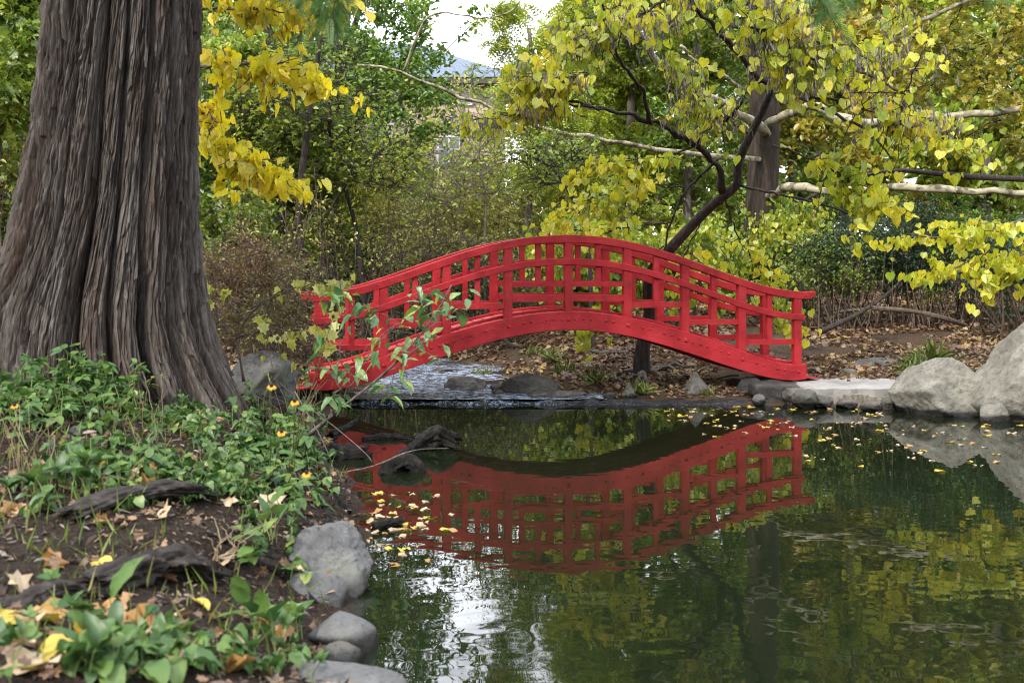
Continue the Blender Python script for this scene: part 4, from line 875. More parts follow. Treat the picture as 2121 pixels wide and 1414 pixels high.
for k, px in enumerate([-80, 200, 430, 620, 1210, 1440, 1680, 1920, 2170]):
    gap = px in (620, 1210)
    wood_tree(bkl[k], px, 46, [(px, 200, 46, 120 if gap else 190, 260, 4), (px + (-150 if px == 620 else 150 if gap else 30), -180, 46, 110 if gap else 200, 210, 4), (px, 420, 44, 150, 120, 3)], 30 + k, nleaf=15000, ntg=110, size=.30, mat=['lg_leaf', 'yg_leaf', 'g_leaf'][k % 3], tr=(.25, .08), twig=(5, 1.0), spread=.3)
for k, (pts, r_, l, els) in enumerate([
    ([(628, 760), (622, 560), (618, 420), (632, 300), (650, 190), (665, 60)], .085, 'slim dark trunk rising between the redwood and the left tip of the handrail', [(640, 150, 18, 110, 130, 1.2)]),
    ([(575, 750), (580, 560), (588, 470), (575, 330), (560, 180)], .06, 'second slim dark trunk, closer to the redwood', [(560, 260, 18.5, 90, 130, 1.)]),
    ([(770, 720), (748, 560), (735, 450), (700, 350), (680, 270), (690, 150)], .055, 'curved dark trunk bending left above the rising handrail', [(700, 230, 19, 100, 100, 1.)]),
    ([(690, 740), (700, 580), (650, 500), (700, 400), (760, 330), (830, 290)], .035, 'twisting thin dark stem above the left end of the bridge', [(780, 330, 18.5, 90, 70, .8)]),
    ([(1225, 700), (1222, 470), (1180, 400), (1150, 350), (1100, 320), (1050, 315)], .045, 'gnarled dark bough behind the crown of the bridge', [(1140, 330, 19, 90, 60, .8)]),
    ([(1010, 700), (1000, 520), (1010, 420), (990, 330), (1000, 240)], .03, 'thin grey trunk behind the left of the bridge crown', [(1000, 330, 22, 70, 110, 1.)]),
    ([(910, 700), (905, 520), (890, 430), (900, 340)], .028, 'thin grey trunk in front of the brick building', [(900, 400, 23, 70, 90, 1.)])]):
    Yt = els[0][2]; tree('slim_tree', l, 'tree', on_ground(pts[0][0], Yt), trunk=np.array([on_ground(pts[0][0], Yt) - [0, 0, .1]] + [P(x, y, Yt) for x, y in pts[1:]]), tr=(r_, r_ * .45), ells=[EL(*e_) for e_ in els], ntg=46, tpl=OVATE, size=.085, nleaf=900,
         mat=('lg_leaf', 'yg_leaf')[k % 2], bark='bark_dark' if k < 5 else 'bark_gray', seed=140 + k, clear=1.2, twig=(7, .7), group='slim dark trees behind the bridge')
# thin understorey in the middle, pale and twiggy
for k, (px, Y, py, l) in enumerate([(740, 27, 400, 'twiggy pale sapling left of the brick building'), (830, 30, 400, 'twiggy pale sapling in front of the brick building, left one'), (930, 33, 480, 'twiggy pale sapling standing before the white framed window'), (1020, 29, 455, 'twiggy pale sapling right of the white framed window'), (960, 24, 480, 'low pale sapling just behind the top of the bridge'), (1130, 28, 430, 'pale sapling beside the straight locust trunk')]):
    wood_tree(l, px, Y, [(px, py, Y, 90, 110, 1.6), (px + 20, py + 90, Y, 90, 60, 1.5)], 50 + k, nleaf=6500, ntg=100, size=.11, mat='pale_leaf', tr=(.05, .015), twig=(8, .7), name='sapling', cat='sapling', group='pale saplings behind the bridge', clear=.4)
# brush seen through the left railing
for k, (px, Y, py, l, mt) in enumerate([(720, 21, 560, 'tangled dark brush behind the left end of the bridge', 'lg_leaf'), (830, 22, 570, 'tangled grey brush seen through the left railing', 'pale_leaf'), (960, 22.5, 570, 'tangled grey brush seen through the middle of the railing', 'pale_leaf'), (560, 16, 610, 'low olive brush between the redwood and the bridge end', 'lg_leaf'), (1090, 23, 560, 'yellowing brush behind the middle of the bridge', 'yg_leaf')]):
    wood_tree(l, px, Y, [(px, py, Y, 90, 90, 1.3)], 60 + k, nleaf=1500, ntg=90, size=.075, mat=mt, bark='bark_dark' if k in (0, 3) else 'bark_gray', tr=(.04, .012), twig=(9, .55), name='brush', cat='shrub', group='brush behind the bridge', clear=.1)
for k, (px, Y, py, l) in enumerate([(1190, 21, 540, 'yellow green bush behind the crown of the bridge'), (1290, 20.5, 560, 'yellow green bush left of the leaning trunk'), (1440, 21, 540, 'yellow green bush right of the leaning trunk'), (1630, 22, 500, 'yellow green bush in front of the sycamore trunk')]):
    wood_tree(l, px, Y, [(px, py, Y, 95, 75, 1.0)], 70 + k, nleaf=2400, ntg=60, size=.10, tpl=HEART, mat='yg_leaf', bark='bark_brown', tr=(.04, .012), name='bush', cat='shrub', group='bushes on the far bank', mode='hang', clear=.2)
# dark shrubs on the right with bare stems below
def thicket(label, px, Y, py, rx, ry, nst, seed, mat='dg_leaf', nleaf=3000, size=.07):
    rng = np.random.default_rng(seed); b_ = on_ground(px, Y); root = empty('shrub', b_, label, 'shrub', 'dark shrubs on the right bank')
    wd = MB(); e = EL(px, py, Y, rx, ry, .8); L, RR = [], []
    for k in range(nst):
        x0 = b_[:2] + rng.normal(0, 1, 2) * [rx * Y / F * .5, .3]; p0 = np.array([x0[0], x0[1], float(H(x0[0], x0[1])) - .05])
        p2 = np.array(e[:3]) + nrm(rng.normal(0, 1, 3)) * np.array(e[3:]) * rng.uniform(.2, .9); p2[0] = p0[0] + rng.normal(0, .42); md = (p0 + p2) / 2 + rng.normal(0, .16, 3)
        s = np.linspace(0, 1, 10)[:, None]; L.append((1 - s) ** 2 * p0 + 2 * s * (1 - s) * md + s * s * p2); RR.append(np.linspace(.007 + .016 * rng.random() ** 2, .004, 10))
    L, RR = np.array(L), np.array(RR); tubes(wd, L, RR, 5); Lu, Ru = L[:, 5:], RR[:, 5:]
    T, r = twig_lines(rng, Lu, Ru, 14, .4); tubes(wd, T, r, 3, False); tubes(wd, np.stack([np.repeat(b_[None] - [0, 0, .05], nst, 0), (b_ + L[:, 0]) / 2 - [0, 0, .04], L[:, 0] + [0, 0, .03]], 1), np.full((nst, 3), .02), 5, False); child(wd, 'stems', M['bark_brown'], root, True)
    k = rng.integers(0, len(T), nleaf); pos = T[k, rng.integers(1, T.shape[1], nleaf)] + rng.normal(0, .07, (nleaf, 3)); tip, up = leaf_dirs(rng, nleaf, 'flat')
    lm = MB(); leaves_mixed(rng, lm, OVATE, pos, tip, up, size * rng.uniform(.6, 1.2, nleaf)); child(lm, 'foliage', M[mat], root)
for k, (px, Y, py, rx, ry, l) in enumerate([(500, 17, 470, 110, 130, 'leafless dark twiggy shrub just right of the redwood trunk'), (640, 17.5, 440, 110, 150, 'leafless grey twiggy shrub above the left tip of the handrail'), (760, 19, 450, 120, 130, 'leafless grey twiggy shrub behind the rising left handrail'), (880, 22, 440, 120, 130, 'leafless grey twiggy shrub left of the top of the arch'), (1000, 24, 430, 110, 130, 'leafless grey twiggy shrub just left of the straight locust trunk'), (1180, 23, 420, 120, 130, 'leafless grey twiggy shrub between the locust and the leaning redbud'), (-10, 14.5, 330, 120, 200, 'leafless dark twiggy shrub at the left edge beside the redwood')]):
    thicket(l, px, Y, py, rx, ry, 16, 180 + k, 'pale_leaf', 260, .07)
for k, (px, Y, py, rx, ry, l, mt) in enumerate([(1700, 20, 540, 90, 80, 'airy leafy shrub just right of the bridge handrail end', 'lg_leaf'), (1790, 20.5, 520, 110, 110, 'dark bluish shrub with bare grey stems, second from the bridge', 'dg_leaf'), (1880, 20, 490, 110, 100, 'dark bluish shrub with leafy top under the lowest sycamore limb', 'dg_leaf'), (1970, 21, 500, 110, 110, 'dark shrub with many bare stems left of the big boulders', 'dg_leaf'), (2060, 20, 520, 100, 110, 'dark green shrub behind the largest boulder', 'g_leaf'), (2130, 18, 560, 90, 110, 'dark shrub at the right edge above the largest boulder', 'dg_leaf'), (1620, 23, 600, 80, 70, 'dark shrub behind the right end of the railing', 'g_leaf'), (1900, 26, 470, 300, 150, 'tall dark shrub mass behind the bare stems on the right', 'g_leaf')]):
    thicket(l, px, Y, py, rx, ry, 40 if k == 7 else 34, 80 + k, mt, 9000 if k == 7 else (1900 if k in (0, 6) else 3600))

for k, (px, py, Y, n_, l, mt) in enumerate([(830, 270, 40, 3800, 'airy yellowing tree thinly veiling the left of the brick wall', 'yg_leaf'), (960, 260, 42, 3800, 'airy pale tree thinly veiling the middle of the brick wall', 'pale_leaf'), (1040, 220, 40, 3000, 'airy green tree veiling the right corner of the brick building', 'lg_leaf'), (760, 180, 41, 3000, 'airy green tree veiling the left roof of the brick building', 'g_leaf')]):
    wood_tree(l, px, Y, [(px, py, Y, 95, 120, 2), (px - 20, py + 110, Y, 90, 70, 1.5)], 90 + k, nleaf=n_ // 3, ntg=40, size=.14, mat=mt, tr=(.09, .03), twig=(7, 1.0), group='airy trees before the brick building')
rng = np.random.default_rng(44); fw = MB()
for (xa, xb) in ((-1500, 560), (1190, 3600)):
    n_ = 26000; Yf = rng.uniform(56, 70, n_); px = rng.uniform(xa, xb, n_); xw = (px - CX) * Yf / F; zw = H(xw, Yf, False) + 24 * rng.random(n_) ** .8 * (1 - .35 * np.clip(vnoise(np.stack([xw * .12, Yf * .1, xw * 0], -1), 4), 0, 1))
    tip, up = leaf_dirs(rng, n_, 'mix'); leaves(fw, OVATE, np.stack([xw, Yf, zw], -1), tip, up, rng.uniform(.5, 1.0, n_))
n_ = 30000; an = rng.uniform(0, 2 * math.pi, n_); rd_ = rng.uniform(24, 34, n_); xw, Yf = rd_ * np.sin(an), -2 + rd_ * np.cos(an); k_ = Yf < 10  # ring of foliage out of view, added to block skylight from behind
xw, Yf = xw[k_], Yf[k_]; n_ = len(xw); zw = H(xw, Yf, False) + 17 * rng.random(n_) ** .8; tip, up = leaf_dirs(rng, n_, 'mix'); leaves(fw, OVATE, np.stack([xw, Yf, zw], -1), tip, up, rng.uniform(.6, 1.2, n_))
tag(fw.build('far_wood', M['lg_leaf']), 'far off mass of yellow green woodland closing the view, plus unseen ring behind the camera', 'woodland', kind='stuff')

# ------------------------------------------------------------------ building far behind
bl = empty('brick_building', P(870, 400, 72), 'pale brick building with blue grey roof far behind the trees', 'building')
def bp(px, py, Y=72): return P(px, py, Y)
z0, z1 = float(H(-6, 72)) - .5, bp(0, 165)[2]
x0, x1 = bp(560, 0)[0], bp(1045, 0)[0]
b = MB(); b.box(((x0 + x1) / 2, 77, (z0 + z1) / 2), (x1 - x0, 10, z1 - z0)); child(b, 'wall', M['brick'], bl)
b = MB(); e = 1.0; zr = bp(0, 60)[2]
b.add([(x0 - e, 71, z1), (x1 + e, 71, z1), (x1 + e, 83, z1), (x0 - e, 83, z1), (x0 + 4, 77, zr), (x1 - 6, 77, zr)], [np.array([[0, 1, 5, 4], [2, 3, 4, 5]]), np.array([[1, 2, 5], [3, 0, 4]])]); child(b, 'roof', M['slate'], bl)
b = MB(); b.box(((x0 + x1) / 2, 71.4, z1 - .28), (x1 - x0 + 1.6, 1.1, .3)); child(b, 'eave', M['eave'], bl)
for (px, py, wpx, hpx) in [(790, 290, 46, 60), (930, 320, 46, 70), (950, 195, 50, 36), (790, 200, 46, 40), (700, 290, 46, 60), (640, 200, 46, 40)]:
    c_ = bp(px, py, 71.9); ww, hh = wpx * 72 / F, hpx * 72 / F
    fr = MB()
    for (dx, dz, sx_, sz_) in [(-ww / 2, 0, .16, hh), (ww / 2, 0, .16, hh), (0, 0, .1, hh), (0, hh / 2 + .07, ww + .16, .14), (0, -hh / 2 - .08, ww + .3, .16), (0, hh * .15, ww, .08)]:
        fr.box(c_ + np.array([dx, .02, dz]), (sx_, .16, sz_))
    fo = child(fr, 'window', M['white'], bl); g = MB(); g.box(c_ + np.array([0, .05, 0]), (ww - .02, .05, hh)); g.v = [v_ - np.array(bl.location) for v_ in g.v]; g.build('pane', M['glass'], fo)

# ------------------------------------------------------------------ logs and driftwood
def log(name, pts, r0, r1, label, mat, seed=0, sides=44, n=110, cat='log', amp=.16, flat=1., ragged=1.):
    small = r0 < .02
    if small: sides, n = 7, 24
    ln = smoothline(np.asarray(pts, float), n); rng = np.random.default_rng(seed)
    a = np.arange(sides) * 2 * math.pi / sides; s = np.linspace(0, 6, n); ca, sa, S = np.broadcast_arrays(np.cos(a)[None], np.sin(a)[None], s[:, None])
    wob = 1 + amp * 1.6 * fbm(np.stack([ca * 1.3 + seed, sa * 1.3, S * .6], -1), 3, seed) + amp * (1 - 2 * np.abs(fbm(np.stack([ca * 3.5, sa * 3.5, S * .35 + seed], -1), 3, seed + 5))) + amp * .5 * fbm(np.stack([ca * 9, sa * 9, S * 3], -1), 2, seed + 8)
    rd = np.linspace(r0, r1, n) * (1 + .18 * vnoise(np.stack([s * .9 + seed, s * 0, s * 0], -1), seed))
    t, u, v = frames(ln[None]); t, u, v = t[0], u[0], v[0]
    V = ln[:, None] + (rd[:, None] * wob)[..., None] * (ca[..., None] * u[:, None] + sa[..., None] * v[:, None] * flat)
    if not small:                                        # broken, splintered ends
        for e, sg in ((0, -1), (n - 1, 1)):
            jag = rng.uniform(-.2, 1., sides) * rd[e] * 1.3 * ragged
            for q_ in range(5):
                V[e - sg * q_] += sg * t[e] * (jag * (1 - q_ / 5))[:, None]
    else: rd[-1] *= .5
    i, j = np.meshgrid(np.arange(n - 1), np.arange(sides), indexing='ij')
    f = np.stack([i * sides + j, i * sides + (j + 1) % sides, (i + 1) * sides + (j + 1) % sides, (i + 1) * sides + j], -1).reshape(-1, 4)
    V = V.reshape(-1, 3); k = len(V); V = np.concatenate([V, ln[:1], ln[-1:]]); q_ = np.arange(sides)
    f3 = np.concatenate([np.stack([q_, np.full(sides, k), (q_ + 1) % sides], -1), np.stack([(n - 1) * sides + q_, (n - 1) * sides + (q_ + 1) % sides, np.full(sides, k + 1)], -1)])
    c_ = ln[n // 2]; o = MB().add(V - c_, [f, f3]).build(name, mat, smooth=True); o.location = c_
    return tag(o, label, cat)
def gh(px, py, dz=0.): g = ground_hit(px, py); return g + [0, 0, dz]
log('log', [gh(150, 1075, .02), gh(250, 1052, .06), gh(340, 1035, .06), gh(412, 1030, .0)], .075, .08, 'weathered grey log lying across the soil in the near bank', M['dead_wood'], 1, flat=.5, amp=.2)
log('log', [gh(30, 1262, .0), gh(110, 1235, .04), gh(200, 1235, .0)], .06, .055, 'half buried rotten log at the lower left corner', M['dead_wood'], 2, flat=.45, amp=.22)
log('stump', [gh(200, 1215, .02), gh(290, 1200, .05), gh(360, 1190, .05), gh(415, 1190, .0)], .07, .12, 'broad rotten stump end over the dark hollow in the near bank', M['dead_wood'], 3, flat=.6, amp=.3)
log('driftwood', [P(630, 975, 10.2), P(680, 955, 10.4), P(745, 950, 10.4)], .09, .11, 'thick black driftwood log lying in the pond by the left bank', M['wet_wood'], 4, amp=.26)
log('driftwood', [P(798, 992, 9.6), P(812, 972, 9.65), P(840, 958, 9.7), P(866, 970, 9.65), P(880, 996, 9.6)], .06, .05, 'black arched driftwood loop rising from the pond', M['wet_wood'], 5, amp=.42)
log('driftwood', [P(840, 945, 10.6), P(870, 920, 10.8), P(905, 902, 10.9), P(930, 915, 10.9)], .05, .09, 'gnarled black driftwood behind the arched loop in the pond', M['wet_wood'], 6, amp=.3)
log('driftwood', [P(755, 912, 11.4), P(800, 905, 11.5), P(850, 912, 11.5)], .04, .05, 'flat black driftwood floating beneath the bridge reflection', M['wet_wood'], 7)
log('driftwood', [P(775, 1092, 7.5), P(800, 1082, 7.6), P(828, 1080, 7.6)], .025, .035, 'short dark chunk of wood among the floating leaves', M['wet_wood'], 8)
for k, (pts, r_, l) in enumerate([([(560, 985), (620, 1010), (665, 1050), (690, 1085)], .035, 'black root running down the bank onto the large shore boulder'), ([(590, 960), (650, 985), (700, 1030), (722, 1062)], .03, 'black root reaching the water behind the large shore boulder'), ([(600, 930), (650, 940), (690, 975), (712, 1000)], .03, 'black root trailing into the pond left of the arched driftwood'), ([(470, 1180), (540, 1170), (600, 1200), (650, 1250)], .025, 'dark root crossing the hollow above the slanting slab'), ([(430, 1120), (500, 1130), (560, 1160), (610, 1170)], .02, 'thin dark root above the hollow in the near bank')]):
    log('exposed_root', [gh(*q_, .0) for q_ in pts], r_, r_ * .6, l, M['wet_wood'], 60 + k, sides=16, n=60, cat='root', amp=.25)
log('driftwood', [P(690, 900, 11.2), P(730, 880, 11.4), P(745, 862, 11.5)], .035, .02, 'dark broken root sticking out of the left bank', M['wet_wood'], 9)
log('fallen_branch', [gh(1700, 700, .1), P(1790, 645, 19.5), P(1850, 600, 19.8), P(1870, 575, 20)], .04, .03, 'dead branch leaning up through the bare shrub stems', M['bark_dark'], 10, amp=.08)
log('fallen_branch', [P(1810, 638, 19.2), P(1900, 645, 19), P(1960, 660, 18.8), gh(2000, 680, .05)], .045, .035, 'fallen brown branch lying through the shrubs to the right', M['bark_brown'], 11, amp=.08)
log('fallen_branch', [gh(1690, 668, .1), P(1740, 645, 20), P(1790, 640, 19.8)], .03, .025, 'thin fallen branch behind the end of the handrail', M['bark_gray'], 12, amp=.08)
log('fallen_branch', [gh(1230, 735, .05), gh(1260, 735, .03), gh(1300, 734, .04)], .035, .02, 'short grey branch on the leaf litter under the bridge', M['bark_gray'], 13)
log('exposed_root', [P(1040, 690, 21), P(1050, 712, 20.6), P(1080, 722, 20.4), P(1110, 728, 20.3)], .035, .03, 'thick exposed root curving over the bank of the stream bend', M['bark_dark'], 14, cat='root')
log('mossy_log', [P(1560, 470, 22.4), P(1800, 345, 22.6), P(1990, 365, 22.8), P(2140, 372, 23)], .03, .06, 'dark horizontal bough behind the sycamore limbs', M['bark_dark'], 15, amp=.06, cat='bough')

# ------------------------------------------------------------------ leaf litter (uncountable) and shore plants
def scatter(xr, yr, n, seed, keep=None):
    rng = np.random.default_rng(seed); x = rng.uniform(*xr, n); y = rng.uniform(*yr, n); z = H(x, y)
    k = z > .03
    if keep is not None: k &= keep(x, y, z)
    return np.stack([x, y, z], -1)[k], rng
p, rng = scatter((-5, 13), (14.6, 26), 46000, 1, lambda x, y, z: ((z > .10) | (x > .2)) & (fbm(np.stack([x * .9, y * .7, x * 0], -1), 3, 31) > -.62)); n = len(p); p[:, 2] += rng.uniform(.005, .04, n)
a = rng.uniform(0, 6.28, n); tip = np.stack([np.cos(a), np.sin(a), rng.normal(0, .3, n)], -1); up = np.array([0, 0, 1.]) + .5 * rng.normal(0, 1, (n, 3))
b = MB(); leaves(b, LOBED, p, tip, up, rng.uniform(.03, .09, n) * (1 + .7 * (rng.random(n) < .12))); tag(b.build('fallen_leaves', M['litter']), 'brown fallen leaves covering the far bank', 'leaf litter', kind='stuff')
p, rng = scatter((-6, 0), (3, 13), 30000, 2); n = len(p); p[:, 2] += rng.uniform(.002, .02, n)
a = rng.uniform(0, 6.28, n); tip = np.stack([np.cos(a), np.sin(a), rng.normal(0, .25, n)], -1); up = np.array([0, 0, 1.]) + .4 * rng.normal(0, 1, (n, 3))
b = MB(); leaves(b, LONG, p, tip, up, rng.uniform(.010, .05, n) * (1 + 1.2 * (rng.random(n) < .08))); tag(b.build('soil_debris', M['mulch']), 'bark crumbs and dry bits strewn on the near soil', 'debris', kind='stuff')
p, rng = scatter((-5, -.6), (3, 12), 2600, 7); n = len(p); p[:, 2] += rng.uniform(.005, .025, n); a = rng.uniform(0, 6.28, n); tip = np.stack([np.cos(a), np.sin(a), rng.normal(0, .35, n)], -1)
b = MB(); leaves_mixed(rng, b, LOBED, p, tip, np.array([0, -.1, 1.]) + .5 * rng.normal(0, 1, (n, 3)), rng.uniform(.02, .065, n)); tag(b.build('leaf_crumbs', M['litter']), 'small broken brown leaves strewn over the near bank', 'leaf litter', kind='stuff')
p, rng = scatter((-6, -.9), (3, 12), 5200, 3, lambda x, y, z: fbm(np.stack([x * 1.2, y * 1.2, x * 0], -1), 2, 5) > .12); n = len(p)
tip = np.array([0, 0, 1.]) + .45 * rng.normal(0, 1, (n, 3)); up = rng.normal(0, 1, (n, 3))
b = MB(); leaves(b, halves([(0, 0), (.03, .3), (0, 1)], .2, .3), p, tip, up, rng.uniform(.04, .16, n)); tag(b.build('grass', M['grass']), 'sparse short grass between the weeds of the near bank', 'grass', kind='stuff')

# one dry leaf mesh per colour, copied leaf by leaf
def one_leaf(tpl, mat, seed=0, curl=.3, sub=True):
    v, f = tpl; rng = np.random.default_rng(seed); q = v.copy(); q[:, 1] -= .5
    q[:, 2] += curl * (q[:, 0] ** 2 - .3 * q[:, 1] ** 2) + .06 * rng.normal(0, 1, len(q))
    mb = MB().add(q, f); o = mb.build('fallen_leaf', mat); col.objects.unlink(o); return o
def place_leaves(kind_objs, pts, sizes, name, labels, group, seed, flat=.1, lift=.01):
    rng = np.random.default_rng(seed)
    for k, (p_, s) in enumerate(zip(pts, sizes)):
        kk = k % len(kind_objs); o = kind_objs[kk].copy(); o.name = name; col.objects.link(o)
        o.location = (p_[0], p_[1], p_[2] + lift); o.scale = (s,) * 3
        o.rotation_euler = (rng.normal(0, flat), rng.normal(0, flat), rng.uniform(0, 6.28)); tag(o, labels[kk], 'leaf', group)
LY, LT, LO = one_leaf(HEART, M['y_fall'], 1), one_leaf(LOBED, M['tan_leaf'], 2), one_leaf(LOBED, M['orange_leaf'], 3)
FY, FT, FO = one_leaf(HEART, M['y_fall'], 4, .1), one_leaf(LOBED, M['tan_leaf'], 5, .1), one_leaf(OVATE, M['orange_leaf'], 6, .1)
def water_pt(px, py): Y = CH * F / (py - HY); return np.array([(px - CX) * Y / F, Y, .004])
rng = np.random.default_rng(12); wp = []
while len(wp) < 150:
    px, py = rng.uniform(1380, 2121), 843 + rng.exponential(42)
    if py < 985 and (px > 1640 or py < 905) and not (px > 1850 and py < 880): wp.append(water_pt(px, py))
place_leaves([FY, FT, FO], wp, rng.uniform(.04, .10, 150), 'floating_leaf', ['small yellow leaf floating on the pond between the bridge and boulders', 'small tan leaf floating on the pond between the bridge and boulders', 'small orange leaf floating on the pond between the bridge and boulders'], 'leaves floating near the right bank', 1, .04, .0)
wp = []
while len(wp) < 60:
    px, py = rng.normal(820, 60), rng.normal(1085, 38)
    if px > 740 and 1020 < py < 1180: wp.append(water_pt(px, py))
place_leaves([FT, FY, FT, FO], wp, rng.uniform(.035, .10, 60), 'floating_leaf', ['tan leaf in the drift of floating leaves beside the large shore boulder', 'yellow leaf in the drift of floating leaves beside the large shore boulder', 'tan leaf in the drift of floating leaves beside the large shore boulder', 'orange leaf in the drift of floating leaves beside the large shore boulder'], 'leaves drifting by the left shore', 2, .06, .0)
gl = [(30, 1005), (20, 1070), (45, 1235), (300, 1010), (520, 1010), (215, 1180), (470, 1045), (280, 1005), (455, 1175), (110, 1290), (60, 1345), (250, 1340), (370, 1400), (300, 1300), (520, 1290), (120, 1180), (600, 1185), (640, 1165), (655, 1230), (640, 1140), (560, 1060), (210, 1090), (330, 1075), (180, 1330), (40, 1400), (480, 1395), (150, 1020), (690, 1225), (640, 1390), (420, 1260), (60, 1300), (230, 1270)]
gl += [(rng.uniform(0, 640), rng.uniform(1290, 1414)) for _ in range(22)] + [(rng.uniform(100, 600), rng.uniform(960, 1010)) for _ in range(10)]; pts = [gh(x, y) for x, y in gl]
place_leaves([LT, LO, LT, LO, LT, LY], pts, rng.uniform(.08, .16, len(pts)), 'fallen_leaf', ['curled tan dry leaf lying on the soil of the near bank', 'orange brown dry leaf lying on the soil of the near bank', 'curled tan dry leaf lying on the soil of the near bank', 'orange brown dry leaf lying on the soil of the near bank', 'curled tan dry leaf lying on the soil of the near bank', 'yellow fallen leaf lying on the soil of the near bank'], 'dry leaves on the near bank', 3, .45, .02)

place_leaves([LY, LO], [BR(t_, o, float(beam_top(t_)) + .012) for t_, o in ((-.75, .25), (.6, .4), (-1.7, .3), (1.6, .5), (-2.3, .35), (2.5, .3), (-.2, .6), (-1.3, .22))], [.08, .07, .09, .07, .08, .1, .08, .07], 'fallen_leaf', ['yellowed leaf lying on the bridge deck', 'brown leaf lying on the bridge deck'], 'leaves lying on the bridge deck', 9, .12, .0)
# ------------------------------------------------------------------ weeds and flowers of the near bank
def weed(label, base, nst, h, tpl, size, seed, mat='weed', lean=.35, per=5, spread=.08, name='leafy_weed', group='weeds on the near bank', rosette=False, stem='stem_green'):
    rng = np.random.default_rng(seed); base = np.asarray(base, float); root = empty(name, base, label, 'plant', group); sm, lm = MB(), MB(); L = []
    for k in range(nst):
        a = rng.uniform(0, 6.28); d = np.array([math.cos(a), math.sin(a), 0]) * rng.uniform(.2, 1) * lean * h; o = rng.normal(0, spread, 2)
        p0 = base + [o[0], o[1], 0]; p0[2] = float(H(p0[0], p0[1])) - .01; hh = h * rng.uniform(.55, 1.1); s = np.linspace(0, 1, 7)[:, None]
        L.append(p0 + s * [0, 0, hh] * np.array([1, 1, 1.]) + s ** 2 * d + np.c_[np.zeros((7, 2)), -.12 * hh * s ** 3])
    L = np.array(L); tubes(sm, L, np.linspace(.0035, .0018, 7)[None].repeat(nst, 0), 4, False)
    run = np.stack([np.repeat(base[None] - [0, 0, .012], nst, 0), (base + L[:, 0]) / 2 - [0, 0, .012], L[:, 0] + [0, 0, .004]], 1); tubes(sm, run, np.full((nst, 3), .003), 4, False)   # creeping runners
    n = nst * per; k = np.repeat(np.arange(nst), per); t_ = rng.integers(2, 7, n) if not rosette else np.full(n, 6); pos = L[k, t_]
    a = rng.uniform(0, 6.28, n); el_ = rng.normal(-.05 if not rosette else .25, .3, n)
    tip = np.stack([np.cos(a) * np.cos(el_), np.sin(a) * np.cos(el_), np.sin(el_)], -1)
    if rosette: tip = nrm(L[k, 6] - L[k, 4]) * .9 + tip * .5
    up = np.array([0, -.15, 1.]) + .3 * rng.normal(0, 1, (n, 3)); leaves_mixed(rng, lm, tpl, pos, tip, up, size * rng.uniform(.45, 1.2, n))
    child(sm, 'stems', M[stem], root, True); child(lm, 'foliage', M[mat], root, True); return root
rng = np.random.default_rng(91)
for k in range(18):
    px, py = rng.uniform(-30, 250), rng.uniform(780, 880); weed('green three leaflet weed in the bed left of the redwood base', gh(px, py), 8, .34 if py < 830 else .22, TRIF, .135, 200 + k, per=4, spread=.13, group='weeds left of the redwood base')
for k in range(10):
    px, py = rng.uniform(240, 520), rng.uniform(850, 905); weed('low small leaved weed directly in front of the redwood base', gh(px, py), 8, .14, TRIF, .10, 240 + k, per=4, spread=.14, group='weeds in front of the redwood')
for k in range(13):
    px, py = rng.uniform(180, 620), rng.uniform(915, 1020); weed('green weed in the patch above the weathered log', gh(px, py), 8, rng.uniform(.09, .2), (TRIF, BIGHEART, BIG)[k % 3], (.13, .075, .10)[k % 3], 260 + k, per=4, spread=.11, group='weeds above the weathered log')
for k in range(10):
    px, py = rng.uniform(480, 640), rng.uniform(860, 960); weed('leafy green weed at the crest of the bank above the driftwood', gh(px, py), 8, rng.uniform(.18, .3), BIGHEART, .085, 300 + k, per=4, spread=.12, group='weeds at the bank crest')
for k in range(9):
    weed('green leafy weed below the vine covered boulder behind the redwood', gh(rng.uniform(505, 640), rng.uniform(800, 850)), 8, rng.uniform(.2, .4), (TRIF, BIGHEART, LOBED)[k % 3], .10, 370 + k, per=4, spread=.15, group='weeds below the vine covered boulder')
for k in range(7):
    weed('sparse weed standing on bare soil at the left edge', gh(rng.uniform(0, 170), rng.uniform(1010, 1090)), 5, .16, BIG, .10, 320 + k, per=4, spread=.05, group='weeds at the left edge', rosette=k % 2 == 0)
for k in range(10):
    weed('broad leaved green plant along the bottom edge of the photo', gh(rng.uniform(0, 640), rng.uniform(1330, 1440)), 5, rng.uniform(.06, .15), (BIG, BIGHEART, TRIF)[k % 3], rng.uniform(.07, .12), 330 + k, per=2, spread=.07, group='plants along the bottom edge', rosette=True)
weed('tall single leaved seedling standing over the rotten log', gh(235, 1330), 1, .17, BIG, .16, 351, per=1, rosette=True, group=None, lean=.1)
weed('broad leaved plant with long drooping leaf beside the large shore boulder', gh(560, 1120), 10, .20, BIG, .165, 352, per=1, spread=.03, rosette=True, group=None, lean=.7)
weed('small round leaved plant growing between the shore rocks', gh(605, 1200), 7, .14, BIGHEART, .09, 353, per=2, spread=.04, group=None)
weed('clump of broad green leaves left of the rounded shore stone', gh(545, 1350), 6, .2, BIG, .15, 354, per=2, spread=.07, rosette=True, group=None)
